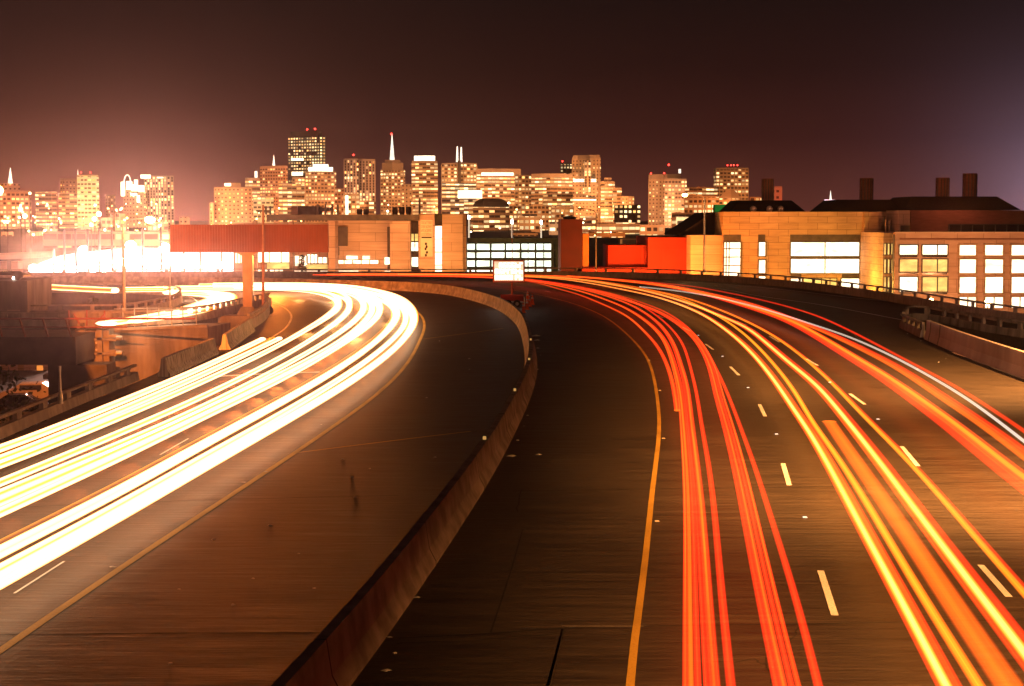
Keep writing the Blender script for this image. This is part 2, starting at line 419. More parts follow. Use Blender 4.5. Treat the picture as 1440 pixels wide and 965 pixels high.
# slabs joints, patches -----------------------------------------------------
def joint(pl, wd=.05, mat=None, z=.004, name='deck_joint'): ribbon(name, GP(pl), wd, mat or M_joint, z)
joint([(905,881),(1200,878),(1440,872)], .05)
joint([(0,893),(300,888),(520,890)], .06)
joint([(560,898),(700,893),(790,884)], .07)
joint([(790,881),(905,881)], .04, M_conc, .0055)
joint([(720,691),(870,688),(1120,686),(1440,676)], .05)
joint([(0,715),(250,703),(430,700),(560,697)], .06)
joint([(690,890),(720,800),(735,745)], .03)
joint([(770,965),(782,920),(792,884)], .05)
joint([(640,650),(860,646)], .02, M_conc)
ov = slab('road_overlay', [G(x,y) for x, y in ((545,900),(792,885),(770,980),(740,1100),(380,1100),(500,966))], -.02, .004, M_road2); tag(ov, kind='structure')
ov = slab('road_overlay', [G(x,y) for x, y in ((795,882),(1500,868),(1700,1100),(745,1100))], -.02, .003, M_road2); tag(ov, kind='structure')
def crack(name, pl, wd=.03):
    pts = [G(*p) for p in pl]; out = []
    for a, b in zip(pts[:-1], pts[1:]):
        for k in range(6):
            q = a.lerp(b, k/6); out.append(q + Vector((random.uniform(-.05,.05), random.uniform(-.05,.05), 0)))
    ribbon(name, out + [pts[-1]], wd, M_joint, .0052)
crack('road_crack', [(1085,960),(1080,920),(1092,900),(1110,905),(1126,880)])
crack('road_crack', [(1000,930),(1030,932),(1060,928),(1080,935)])
crack('road_crack', [(560,905),(650,903),(730,895),(785,892)], .06)
crack('road_crack', [(735,688),(728,720)], .03)

# ================================================================ BARRIERS
JERSEY = [(.30,0),(.30,.08),(.17,.33),(.09,.86),(-.09,.86),(-.17,.33),(-.30,.08),(-.30,0)]
med_r_px = [(498,963),(543.7,895),(581.5,842),(627,774),(680,691),(700,658),(722,614),(740,576),(747,557.7),(755,531),(757,504)]
med_l_px = [(731.6,464),(718,448.5),(696,434),(673.7,425.8),(629,415),(584.6,409.8),(540,408.2),(480,406.5),(400,403.5),(300,402),(150,400.5)]
near = smooth(catmull([Vector((-3.6,14,0))] + BX(med_r_px), 2), 2); near = offset(near, .30)
far = smooth(catmull(BX(med_l_px), 2), 2); far = offset(far, -.30)
MEDp = smooth(catmull([near[i] for i in range(0, len(near), 4)] + [near[-1].lerp(far[0], .5)] + [far[i] for i in range(2, len(far), 4)] + [far[-1], Vector((-80,178,0)), Vector((-220,186,0))], 1.5), 4)
md = MB(); md.sweep(MEDp, JERSEY)
med = tag(md.build('median_barrier', rough('grimy_median_concrete', (.17,.13,.10), (.34,.27,.21), (1,1,1), 1.8, .8, .3)), 'long curving concrete median barrier between the two carriageways', 'barrier')
S = arclen(MEDp)
for s_ in [9 + 9.1*k for k in range(22)]:
    p, d = at_s(MEDp, S, s_); q = MB(); l = Vector((-d.y, d.x, 0))
    q.sweep([p - d*.02, p + d*.02], [(a*1.02, b*1.004 + (0 if b else -.01)) for a, b in JERSEY]); q.build('joint', M_joint, med)
def rot_box(m, p, d, L, Wd, z0, z1):
    l = Vector((-d.y, d.x, 0)); a = p - d*L/2 - l*Wd/2; b = p + d*L/2 - l*Wd/2; c = p + d*L/2 + l*Wd/2; e = p - d*L/2 + l*Wd/2
    m.prism([(a.x,a.y),(b.x,b.y),(c.x,c.y),(e.x,e.y)], z0, z1); return m
for (px, py) in ((684.5,617),(726,549),(745,505),(749,478)):
    c = G(px, py, .9); i = min(range(len(MEDp)), key=lambda k: (MEDp[k]-Vector((c.x,c.y,0))).length)
    d = (MEDp[i+1]-MEDp[i-1]).normalized(); q = MB(); rot_box(q, MEDp[i], d, .04, .09, .862, .95)
    q.build('reflector', M_refly, med)

def rail_barrier(name, path, label, side=1, h=.62, rail=.98, gap=3.2, cat='barrier', mat=None, postw=.35, prof=None, group=None, post_gap_mat=None, s0=0, s1=None, rail_th=.12):
    mat = mat or M_conc
    root = empty(name, path[0], label, cat, group)
    prof = prof or [(.18,0),(.12,h),(-.12,h),(-.18,0)]
    m = MB(); m.sweep(path, prof); m.build('parapet', mat, root)
    m = MB(); m.sweep(path, [(.08,rail-rail_th),(.08,rail),(-.08,rail),(-.08,rail-rail_th)]); m.build('rail', mat, root)
    S = arclen(path); s = gap/2; n = 0
    while s < S[-1] and n < 100:
        p, d = at_s(path, S, s); q = MB(); rot_box(q, p, d, postw, .15, h+.002, rail-rail_th-.002); q.build('post', mat, root); s += gap; n += 1
    return root
# outer parapet with a low rail on top, behind the right carriageway
def span(path, y0=None, y1=None, x0=None, x1=None):
    return [p for p in path if (y0 is None or p.y >= y0) and (y1 is None or p.y <= y1) and (x0 is None or p.x >= x0) and (x1 is None or p.x <= x1)]
outer_r = [p for i, p in enumerate(outer_s) if p.x > -2 and p.y > 60]
outer_l = [p for p in outer_s if p.x <= 1 and p.x > -130]
rail_barrier('bridge_parapet', outer_r, 'outer concrete parapet with a low post rail in front of the tan building', gap=3.6, h=.70, rail=1.15, postw=.3)
rail_barrier('bridge_parapet', outer_l, 'far concrete parapet behind the curve in front of the pale campus building', gap=6, h=.70, rail=1.0, postw=.3)
# left near parapet -----------------------------------------------------------
le = [p for p in left_edge_s if p.y > 8]
le_a = [p for p in le if p.y < G(222,525).y]
rail_barrier('bridge_parapet', offset(le_a, .25), 'left parapet with orange lit tube rail and blocky posts beside the white streaks', gap=3.0, h=.36, rail=.68, postw=.55, rail_th=.09)
def kblock(name, path, label, mat, prof, cat='barrier'):
    m = MB(); m.sweep(path, prof); return tag(m.build(name, mat), label, cat)
KR = [(.30,0),(.30,.08),(.17,.30),(.09,.82),(-.09,.82),(-.17,.33),(-.30,.08),(-.30,0)]
seg = lambda a, b, n=8: [G(*a).lerp(G(*b), i/n) for i in range(n+1)]
kblock('concrete_barrier', seg((230,530),(300,498)), 'stained concrete barrier block leaning beside the left parapet before the gap', M_conc_white, KR)
kblock('concrete_barrier', seg((316,492),(352,466)), 'bright white concrete barrier block just past the gap in the left parapet', M_conc_white, KR)
le_c = smooth(catmull(BX([(354,464),(372,452),(379,443),(380,436),(377,430)]), 1), 1)
rail_barrier('bridge_parapet', offset(le_c, .2), 'short curving railed parapet ending behind the sign post', gap=1.5, h=.6, rail=1.0, postw=.5)
rail_barrier('bridge_parapet', offset([p for p in ramp_near_s if p.x > -40], .2), 'toothed parapet along the near side of the exit ramp', gap=1.6, h=.55, rail=.98, postw=.7, rail_th=.1)
rf = [p for p in ramp_far_s if p.y > 112 and p.x > -70]
rail_barrier('bridge_parapet', offset(rf, .2), 'railed parapet bending round the far side of the exit ramp', gap=2.2, h=.55, rail=.95, postw=.25)
# gore barriers (right) ------------------------------------------------------------
gp = smooth(catmull([G(1299,477)] + [G(1340,495), G(1440,533)] + [Vector((21.2,40,0)), Vector((20.8,18,0))], 1.5), 2)
TALL = [(.02,0),(-.02,1.1),(-.22,1.1),(-.26,.45),(-.34,.12),(-.36,0)]
o = kblock('concrete_barrier', gp, 'tall smooth pale concrete barrier at the split of the off ramp', rough('smooth_pink_concrete', (.46,.34,.29), (.56,.43,.37), (1,1,.4), 1.2, .8, .1), [(x+.36, z) for x, z in TALL])
for f in (.02,.06,.34,.39,.44):
    S = arclen(gp); p, d = at_s(gp, S, S[-1]*f); q = MB()
    q.sweep([p-d*.16, p+d*.16], [((x+.36)*1.01 - .006, z*1.003) for x, z in TALL]); q.build('dark_joint', M_concd, o)
rail_barrier('gore_parapet', seg((1268,461),(1298,475)), 'low parapet with square openings at the nose of the off ramp split', gap=1.9, h=.45, rail=.9, postw=.45)
rail_barrier('gore_parapet', smooth(catmull(BX([(1270,460),(1284,449),(1310,451),(1360,461),(1440,475)]) + [Vector((40.5,70,0))], 2), 1), 'dark railed parapet along the inner side of the off ramp', gap=2.6, h=.45, rail=.98, postw=.4, mat=M_concd)

# viaduct columns ------------------------------------------------------------------
for (x, y) in ((-40,158),(-52,158),(-34,158),(-64,160),(-27,150),(-18,104),(-36,107),(-10,60),(10,60),(30,95),(36,120),(-14,90)):
    m = MB(); m.cyl((x,y,GZ), (x,y,-2.6), .75, .75, 14); r_ = tag(empty('viaduct_column', (x,y,GZ), 'round concrete column carrying the viaduct', 'column', 'columns under the viaduct'))
    m.build('shaft', M_concd, r_); q = MB(); q.box(x-2.4,x+2.4,y-1,y+1,-2.6,-1.702); q.build('cap', M_concd, r_)

# ================================================================ LEFT: hinge girder, pier head, sign
D0 = 106.0
def pbox(m, px0, py0, px1, py1, D, dep):
    a = P(px0, py1, D); b = P(px1, py0, D); m.box(a.x, b.x, D, D+dep, a.z, b.z); return m
# wide ramp girder in front: wall running from the pier head to the gap
root = empty('ramp_girder', P(165,530,100), 'plain brown concrete girder wall behind the left parapet', 'girder')
a, b = P(160,478,101), P(292,470,104)
m = MB(); m.prism([(a.x,a.y),(b.x,b.y),(b.x+.6,b.y+5),(a.x+.6,a.y+5)], -4.5, -.05+.0, None); m.build('wall', M_concd, root)
m = MB(); m.prism([(a.x-.1,a.y-.25),(b.x,b.y-.25),(b.x,b.y+.3),(a.x,a.y+.3)], -.048, .12); m.build('coping', M_conc, root)
for px in (172, 188, 206, 222, 240, 256, 275):
    t_ = (px-160)/132; p = a.lerp(b, t_); q = MB(); q.cyl((p.x, p.y+.2, .12), (p.x, p.y+.2, 1.35), .035); q.build('stanchion', M_steel, root)
q = MB()
q.tube([(a.x,a.y+.2,1.3),(b.x,b.y+.2,1.25)], .025); q.build('wire', M_steel, root)
# pier head with bolted plates
root = empty('pier_head', P(130,600,99), 'orange lit concrete pier head with bolted plates and two side ledges', 'pier')
m = MB(); pbox(m, 108, 463, 153, 600, 99.5, 1.4); m.build('block', M_conc, root)
for (x0,y0,x1,y1) in ((108,476,160,479),(110,496,160,499),(114,462,119,600),(139,462,143,600)):
    m = MB(); pbox(m, x0,y0,x1,y1, 99.2, .297); m.build('rib', M_conc, root)
for (x0,y0,x1,y1) in ((153,471,163,480),(153,492,163,501)):
    m = MB(); pbox(m, x0,y0,x1,y1, 99.3, .9); h_ = m.build('ledge', M_conc, root)
    c = P(164,(y0+y1)/2,99.4); q = MB(); q.cyl(c, c+Vector((.35,0,0)), .18, .14); q.build('bolt', M_steel, h_)
for (x, y) in ((123,482),(136,482),(123,492),(136,492),(136,513)):
    m = MB(); pbox(m, x-3.2,y-3.2,x+3.2,y+3.2, 99.35, .148); h_ = m.build('plate', M_conc, root)
    c = P(x, y, 99.34); q = MB(); q.cyl(c, c+Vector((0,-.12,0)), .07, .07, 8); q.build('bolt', M_steel, h_)
for (x0,x1) in ((108,116),(135,142)):
    m = MB(); pbox(m, x0,455,x1,462.8, 99.8, .5); m.build('pedestal', M_conc, root)
# far left girder, its shade put into a dark material, and the column below
root = empty('ramp_girder', P(50,515,96), 'black shaded girder with a railing crossing over the street at far left', 'girder')
a, b = P(-150,520,96), P(112,455,96)
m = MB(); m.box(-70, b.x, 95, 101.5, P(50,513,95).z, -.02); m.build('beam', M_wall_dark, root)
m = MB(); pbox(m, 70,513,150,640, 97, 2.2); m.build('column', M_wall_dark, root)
m = MB(); m.tube([(-70,95.2,1.05),(b.x+7,95.2,1.05)], .06); m.tube([(-70,95.2,.55),(b.x+3,95.2,.55)], .035); m.build('rail', M_rust, root)
for i in range(26):
    x = b.x - .3 - i*1.35; q = MB(); q.prism([(x-.04,95.1),(x+.04,95.1),(x+.04,95.3),(x-.04,95.3)], -.02, 1.05, [(x-.34,95.1),(x-.26,95.1),(x-.26,95.3),(x-.34,95.3)]); q.build('stanchion', M_rust, root)
for (xa, ya, xb, yb) in ((104,441,112,456),(148,441,132,456),(97,436,97,458),(122,436,122,458),(147,437,147,458)):
    q = MB(); q.tube([P(xa,ya,98), P(xb,yb,98)], .05); q.build('brace', M_rust, root)

# overhead sign seen from behind
sb = G(349,443); SD = sb.y
root = empty('overhead_sign', sb, 'wide rust red ribbed back of a roadside sign on one yellow lit post', 'road sign')
m = MB(); a = P(240.5,355,SD); b = P(461.5,316,SD); m.box(a.x, b.x, SD-.15, SD+.25, a.z, b.z); m.build('panel', M_rust, root)
for i in range(59):
    x = a.x + (b.x-a.x)*(i+.5)/59; q = MB(); q.box(x-.04, x+.04, SD-.21, SD-.152, a.z+.03, b.z-.03); q.build('rib', M_rust, root)
m = MB(); m.box(sb.x-.32, sb.x+.32, SD-.3, SD+.3, .6, a.z-.25); m.prism([(sb.x-.32,SD-.3),(sb.x+.32,SD-.3),(sb.x+.32,SD+.3),(sb.x-.32,SD+.3)], a.z-.25, a.z-.002, [(sb.x-.75,SD-.3),(sb.x+.75,SD-.3),(sb.x+.75,SD+.3),(sb.x-.75,SD+.3)])
m.build('post', rough('yellow_light_on_post', (.34,.20,.06), (.42,.26,.08), (1,1,.4), 3, .6, .1), root)  # yellow light falling on the post put into its base colour
m = MB(); m.prism([(sb.x-.75,SD-.6),(sb.x+.75,SD-.6),(sb.x+.75,SD+.6),(sb.x-.75,SD+.6)], .012, .6, [(sb.x-.45,SD-.4),(sb.x+.45,SD-.4),(sb.x+.45,SD+.4),(sb.x-.45,SD+.4)]); m.build('plinth', M_conc, root)
m = MB(); m.prism([(sb.x-1.9,SD-1.6),(sb.x+2.0,SD-1.6),(sb.x+2.0,SD+1.2),(sb.x-1.9,SD+1.2)], -4, .010); m.build('footing', M_conc, root)
for px in (253,286,302,324,461):
    q = MB(); c = P(px, 352, SD+.4); q.cyl((c.x,c.y,a.z-.9),(c.x,c.y,a.z), .03); q.build('hanger', M_dsteel, root)

# ---------------------------------------------------------------- street lamps
def street_lamp(px, py_base, py_top, label, D=None, arm=0, zb=0, lit=True, arm_px=None, mat=None, power=2000, rad=.10, color=SOD, lampmat=None, head_r=.28, group=None):
    base = G(px, py_base, zb) if D is None else Vector((P(px, py_base, D).x, D, zb))
    t = P(px, py_top, base.y); root = empty('street_lamp', base, label, 'street lamp', group); mat = mat or M_steel
    m = MB(); m.cyl(base, (base.x, base.y, t.z-.3), rad*1.4, rad*.8, 10); m.build('pole', mat, root)
    m = MB(); m.cyl(base, (base.x, base.y, zb+.35), rad*2.4, rad*1.8, 10); m.build('base', mat, root)
    hx = base.x + arm
    if not arm:
        q = MB(); q.cyl((base.x,base.y,t.z-.3),(base.x,base.y,t.z),rad*.9,rad*1.3,8); q.build('cap', mat, root); return root
    pts = [Vector((base.x, base.y, t.z-.32)), Vector((base.x+arm*.15, base.y, t.z)), Vector((base.x+arm*.5, base.y, t.z+.22)), Vector((hx, base.y, t.z+.28))]
    if arm: m = MB(); m.tube(catmull(pts, .3), rad*.55, 8); m.build('arm', mat, root)
    hd = MB(); hd.ball((hx+.3*(1 if arm > 0 else -1), base.y, t.z+.30), .42, 6, (1,.55,.32)); h_ = hd.build('lamp_head', mat, root, True)
    if lit:
        q = MB(); q.ball((hx+.3*(1 if arm > 0 else -1), base.y-.05, t.z+.14), head_r, 8, (1,.9,.7)); q.build('lamp_glass', lampmat or M_sodium, h_, True)
        point('lamp_light', (hx+.3*(1 if arm > 0 else -1), base.y-.3, t.z-.35), power, color, .2)
    return root
street_lamp(175, 448, 312, 'tall street lamp with a curved arm and starry orange lamp left of the sign', arm=1.6, power=1500, head_r=.36)
street_lamp(990, 391, 276, 'tall street lamp leaning its arm left in front of the lit building corner', D=188, arm=-2.0, zb=.7, power=600, color=WARM, head_r=.3)
street_lamp(838, 386, 297, 'slim unlit street lamp beside the dark red tower', D=200, arm=-1.6, zb=-.6, lit=False, mat=M_dsteel, rad=.08)
street_lamp(85, 568, 515, 'short thin pale pole standing on the left parapet', arm=0, zb=.36, lit=False, rad=.045)
m = MB(); b_ = G(370,432,.6); t_ = P(370,288,b_.y); r_ = empty('mast', b_, 'slender tall mast with a crossarm standing right of the sign post', 'mast')
m.cyl(b_, t_, .11, .08); m.build('pole', rough('red_brown_pole', (.30,.13,.07), (.36,.17,.09), sc=3), r_); m = MB(); m.box(t_.x-.5,t_.x+.5,t_.y-.05,t_.y+.05,t_.z-.5,t_.z-.38); m.build('crossarm', M_dsteel, r_)
m = MB(); b_ = G(239,440); t_ = P(239,322,b_.y); m.cyl(b_, t_, .07, .05); tag(m.build('mast', M_steel), 'slender pole touching the left edge of the red sign', 'mast')

# ================================================================ driving range: net poles and floodlights
for i, (px, py) in enumerate(((75,350),(90,322),(106,322),(123,322),(139,320),(157,320),(200,320),(226,318),(258,330),(281,330),(311,330))):
    D = 236; m = MB(); t = P(px, py, D); m.cyl((t.x, D, GZ), t, .22, .16, 8); tag(m.build('net_pole', M_dsteel), 'thin dark net pole standing in the white floodlight glare', 'pole', 'net poles of the floodlit range')
netm, t_, b_ = newmat('pale_netting'); b_.inputs['Base Color'].default_value = (.75,.72,.68,1); b_.inputs['Roughness'].default_value = .9
m = MB(); tops = catmull([P(x,y,262) for x, y in ((40,386),(56,370),(84,360),(130,354),(190,349),(240,350),(328,353))], 2)
for a, b in zip(tops[:-1], tops[1:]):
    for yy in (262, 262.25): m.face([(a.x,yy,GZ),(b.x,yy,GZ),(b.x,yy,b.z),(a.x,yy,a.z)])
    m.face([(a.x,262,a.z),(b.x,262,b.z),(b.x,262.25,b.z),(a.x,262.25,a.z)])
tag(m.build('range_screen', netm), 'blown out white screen of the floodlit range behind the poles', 'screen')
for i, (px, py) in enumerate(((48,378),(62,380),(76,379),(92,381),(104,378),(128,378),(146,376),(160,372),(176,368),(190,374),(206,366),(222,372),(240,367),(256,373),(274,370),(292,374),(310,372),(118,352),(184,345),(232,348))):
    D = 244; c = P(px, py, D); r_ = empty('floodlight', (c.x, D, GZ), 'dazzling white floodlight on a low mast of the range', 'floodlight', 'floodlights of the range')
    m = MB(); m.cyl((c.x,D,GZ),(c.x,D,c.z-.3),.12,.1); m.build('mast', M_dsteel, r_)
    m = MB(); m.box(c.x-.5,c.x+.5,D-.05,D+.3,c.z-.4,c.z+.4); m.build('housing', M_dsteel, r_)
    m = MB(); m.ball((c.x,D-.1,c.z), .62, 8, (1.3,.4,1)); m.build('lens', emis('floodlight_lens', (1,.97,.93), 80, False), r_)
for px in (60,105,150,195,240,285):
    c = P(px, 372, 250); point('floodlight_beam', (c.x, 250, c.z), 9000, (1,.93,.88), .8)
for px, aim in ((55,-8),(110,-4),(175,0),(235,4),(300,9)):
    c = P(px, 372, 240); spot('floodlight_beam', (c.x, 240, c.z), (c.x+aim, 190, 9), 3.4e5, (1,.53,.40), 100, .9, .8)
# ================================================================ LIGHT STREAKS (solid glowing strands at lamp height)
def streak_mat(name, stops, strength, fine=.5, seed=0.0, sample=True, soft=.45, opac=1.0, add=.55):
    m, t, b = newmat(name)
    t.nodes.remove(b); em = N(t, 'ShaderNodeEmission')
    uv = N(t, 'ShaderNodeUVMap'); sp = N(t, 'ShaderNodeSeparateXYZ'); t.links.new(uv.outputs[0], sp.inputs[0])
    cb = N(t, 'ShaderNodeCombineXYZ'); t.links.new(sp.outputs[0], cb.inputs[0]); cb.inputs[1].default_value = seed
    sy = N(t, 'ShaderNodeMath', operation='MULTIPLY'); sy.inputs[1].default_value = .004; t.links.new(sp.outputs[1], sy.inputs[0]); t.links.new(sy.outputs[0], cb.inputs[2])
    no = N(t, 'ShaderNodeTexNoise'); no.inputs['Scale'].default_value = 7; no.inputs['Detail'].default_value = 4; no.inputs['Roughness'].default_value = .7
    t.links.new(cb.outputs[0], no.inputs[0])
    ms = N(t, 'ShaderNodeMapRange'); ms.inputs[1].default_value = .3; ms.inputs[2].default_value = .7; ms.inputs[3].default_value = -fine; ms.inputs[4].default_value = fine
    t.links.new(no.outputs[0], ms.inputs[0])
    # profile across the strand: 0 at the edges, 1 in the middle
    a = N(t, 'ShaderNodeMath', operation='MULTIPLY_ADD'); a.inputs[1].default_value = 2; a.inputs[2].default_value = -1; t.links.new(sp.outputs[0], a.inputs[0])
    ab = N(t, 'ShaderNodeMath', operation='ABSOLUTE'); t.links.new(a.outputs[0], ab.inputs[0])
    iv = N(t, 'ShaderNodeMath', operation='SUBTRACT'); iv.inputs[0].default_value = 1; t.links.new(ab.outputs[0], iv.inputs[1])
    ad = N(t, 'ShaderNodeMath', operation='ADD', use_clamp=True); t.links.new(iv.outputs[0], ad.inputs[0])
    mm = N(t, 'ShaderNodeMath', operation='MULTIPLY'); t.links.new(ms.outputs[0], mm.inputs[0]); t.links.new(iv.outputs[0], mm.inputs[1])
    t.links.new(mm.outputs[0], ad.inputs[1])
    r = N(t, 'ShaderNodeValToRGB'); els = r.color_ramp.elements
    els[0].position = stops[0][0]; els[0].color = (*stops[0][1], 1); els[1].position = stops[-1][0]; els[1].color = (*stops[-1][1], 1)
    for p, c in stops[1:-1]:
        e = els.new(p); e.color = (*c, 1)
    t.links.new(ad.outputs[0], r.inputs[0]); t.links.new(r.outputs[0], em.inputs[0]); em.inputs[1].default_value = strength
    al = N(t, 'ShaderNodeMapRange', interpolation_type='SMOOTHSTEP'); al.inputs[1].default_value = 0; al.inputs[2].default_value = soft; al.inputs[4].default_value = opac
    t.links.new(iv.outputs[0], al.inputs[0])
    al2 = N(t, 'ShaderNodeMath', operation='MULTIPLY', use_clamp=True); mo = N(t, 'ShaderNodeMapRange'); mo.inputs[1].default_value = .25; mo.inputs[2].default_value = .5; mo.inputs[3].default_value = .45 if fine > .2 else 1
    t.links.new(no.outputs[0], mo.inputs[0]); t.links.new(al.outputs[0], al2.inputs[0]); t.links.new(mo.outputs[0], al2.inputs[1])
    st_ = N(t, 'ShaderNodeMath', operation='MULTIPLY'); st_.inputs[1].default_value = strength*add; t.links.new(al2.outputs[0], st_.inputs[0]); t.links.new(st_.outputs[0], em.inputs[1])
    tr = N(t, 'ShaderNodeBsdfTransparent'); mxs = N(t, 'ShaderNodeAddShader')
    t.links.new(tr.outputs[0], mxs.inputs[0]); t.links.new(em.outputs[0], mxs.inputs[1])
    t.links.new(mxs.outputs[0], t.nodes['Material Output'].inputs[0])
    if not sample: m.cycles.emission_sampling = 'NONE'
    return m
DR, RD, OR, YE, WH = (.35,.005,.002), (.95,.016,.005), (1,.11,.006), (1,.52,.015), (1,.95,.45)
PAL = {
 'red':   [streak_mat('red_streak_%d' % i, [(0, DR), (.25, RD), (.75, (1,.026,.006)), (1, (1,.06,.009))], 1.2, .5, i*3.1) for i in range(3)],
 'redor': [streak_mat('red_orange_streak_%d' % i, [(0, DR), (.22, RD), (.6, (1,.045,.007)), (.85, (1,.09,.008)), (1, (1,.20,.012))], 1.25, .55, 20+i*2.7) for i in range(3)],
 'orange':[streak_mat('orange_streak_%d' % i, [(0, RD), (.25, OR), (.6, (1,.12,.008)), (1, (1,.19,.010))], 1.2, .4, 40+i*2.3) for i in range(2)],
 'yellow':[streak_mat('yellow_streak_%d' % i, [(0, RD), (.25, OR), (.45, (1,.20,.008)), (.75, (1,.34,.012)), (1, (1,.46,.03))], 1.5, .3, 60+i*1.9) for i in range(3)],
 'bright':[streak_mat('pale_yellow_streak', [(0, RD), (.22, OR), (.42, (1,.40,.01)), (.7, (1,.66,.08)), (1, (1,.85,.30))], 1.7, .25, 80)],
 'thinwhite':[streak_mat('thin_white_streak', [(0, (.8,.25,.08)), (.3, (1,.8,.6)), (1, (1,.95,.85))], 1.3, .1, 90)],
 'white': [streak_mat('white_streak_%d' % i, [(0, (.18,.016,.001)), (.12, (.45,.07,.005)), (.24, (.85,.24,.02)), (.33, (1,.46,.12)), (.44, (1,.66,.36)), (1, (1,.72,.50))], 2.1, .10, 100+i*1.3, add=1.0, soft=.16) for i in range(3)],
 'amber': [streak_mat('amber_streak', [(0, (.6,.05,.005)), (.4, (1,.25,.01)), (1, (1,.45,.03))], 1.2, .3, 120)],
}
def strand(pl, wd, pal, z, label, group, off=0.0, hgt=.07, idx=0, ease=None):
    path = GP(pl, z, 1.6, 8); wd *= 1.3
    if pl[0][0] > 1440 or pl[0][1] > 965 or pl[0][0] < -60:
        d0 = (path[0]-path[3]).normalized(); path = [path[0]+d0*k for k in (28,14,7,3)] + path
    if off: path = smooth(offset(path, off), 2)
    h = hgt/2; w2 = wd/2
    prof = [(w2,0),(w2*.72,h*.8),(w2*.3,h),(-w2*.3,h),(-w2*.72,h*.8),(-w2,0),(-w2*.72,-h*.8),(-w2*.3,-h),(w2*.3,-h),(w2*.72,-h*.8)]
    sc_ = None
    if pal == 'white' and len(pl) > 7: sc_ = [1 + 1.5*max(0, min(1, (p.y-78)/45))**1.5*max(.25, min(1, (p.x+38)/18)) for p in path]
    m = MB(); m.sweep(path, prof, scale=sc_)
    ms = PAL[pal]; return tag(m.build('light_streak', ms[idx % len(ms)], None, True), label, 'light streak', group)
ZT = .8
FARL = [(600,388.2),(460,386.6),(330,386)]
T1 = [(952,577),(949,554),(940,518),(924.6,487),(902,462),(880,443.5),(836,423),(810,413),(783,405.8),(758.7,398.7),(720,393),(660,389.5),(560,388),(440,387)]
T2 = [(970,1010),(969,965),(968,850),(968,740),(965,660),(960,595),(957,558),(947,513.7),(933.5,478),(913.4,455.8),(880,433.5),(850,421),(810,408),(770,399),(720,392),(650,388.5),(560,387),(440,386.5)]
T3 = [(1008,1010),(1003,965),(996,850),(989,740),(981,660),(972,590),(967,545),(957,510),(946,480),(925,453),(890,430),(850,415),(810,405),(760,396),(700,390.5),(600,388),(460,386.5)]
T4 = [(1033,1010),(1026,965),(1018,880),(1007,740),(998,660),(986,595),(981,560),(969,510),(958,480),(930,449),(890,424),(850,411),(800,401),(740,393.5),(680,389.5),(560,387)]
T5 = [(1117,1010),(1104,965),(1086,880),(1057,740),(1040,660),(1022,592),(1011,558),(1000,514),(980,478),(958,458),(925,438),(880,422),(840,410),(790,400),(740,393),(680,389.5),(600,387.5),(450,386.3)]
T6 = [(1162,1010),(1152,965),(1133,885),(1088,740),(1063,660),(1040,597),(1026,560),(1008,520),(986,482),(962,456),(930,436),(885,420),(845,409),(790,398.5),(740,392)]
C1 = [(1358,1010),(1335,965),(1280,862),(1213,740),(1168,655),(1132,595),(1125,587),(1094,540.4),(1058,496),(1022.6,464.7),(980,438),(924.6,418),(880,408),(830,398.5),(780,391.5),(720,388),(640,386.5),(460,385.6)]
C2 = [(1405,1010),(1379,965),(1310,862),(1242,745),(1204,683),(1171,631),(1147,602.5),(1123.6,560),(1105,533),(1070,492),(1034,460),(990,434),(935,413),(880,404.5),(830,396),(780,390.5),(700,387)]
C3 = [(1450,1010),(1418,965),(1340,850),(1275,750),(1218,668.6),(1180,614),(1166,593)]
C4 = [(1500,995),(1440,917),(1380,840),(1305,740),(1260,680),(1222,630),(1188,588),(1147.4,540),(1114,513.7),(1080.6,484.7),(1047,459),(1013.7,444.6),(975,429),(925,413.5),(880,403.5),(830,395),(780,389.5),(700,386.6),(560,385.6)]
D1 = [(1500,903),(1440,835),(1400,790),(1365,748),(1336,713.5),(1289,660),(1253.7,624),(1231.4,602),(1209,580),(1187,556),(1164.6,533.5),(1142,513),(1120,495),(1095,477),(1060,457),(1010,435),(960,418),(920,409),(880,401.5),(820,393),(760,389)]
E1 = [(1500,715),(1440,673),(1398.6,639.5),(1343,595),(1298,563.7),(1253.7,532.5),(1209,505.8),(1164.6,479),(1120,454.5),(1085,441),(1040,427),(990,413),(924.6,400.5),(880,395.6),(820,390),(740,386.8),(640,385.5),(480,385)]
F1 = [(1500,680),(1440,635),(1387,595),(1343,568),(1298,537),(1253.7,510),(1209,488),(1175.7,472),(1120,450),(1060,428),(1000,413),(930,399.5),(870,393),(800,388)]
G1 = [(1500,668),(1440,620.5),(1365,563.7),(1309,530),(1249,498),(1187,471),(1147.4,458),(1103,443.5),(1069.4,433.5),(1025,422),(980,413),(936,407),(900,403.5)]
H1 = [(1500,648),(1440,606),(1354,549),(1298,519),(1245,491),(1198,466.5),(1147,443.5),(1103,430),(1058,419),(1013.7,410),(969,402),(925,397.8),(860,392),(780,387.5)]
gL1 = 'red light streaks in the lane beside the yellow line'; gL2 = 'orange and yellow light streaks in the middle lane'; gL3 = 'red light streaks in the outer lane'
def many(pl, specs, lab, group):
    for k, (off, wd, pal) in enumerate(specs):
        strand(pl, wd, pal, ZT + .012*((k*7) % 5), lab, group, off, .06, k)
strand(T1, .16, 'redor', .8, 'shorter orange streak nearest the yellow line that ends in mid lane', gL1)
many(T2, [(.055,.07,'redor'),(-.02,.07,'orange'),(-.11,.09,'red')], 'straight slim red streak in the leftmost bundle of the right carriageway', gL1)
many(T3, [(.0,.15,'redor'),(.11,.06,'red')], 'wider red streak with orange core, second bundle from the yellow line', gL1)
many(T4, [(0,.12,'red')], 'dark red streak just right of the white scratch, third bundle from the yellow line', gL1)
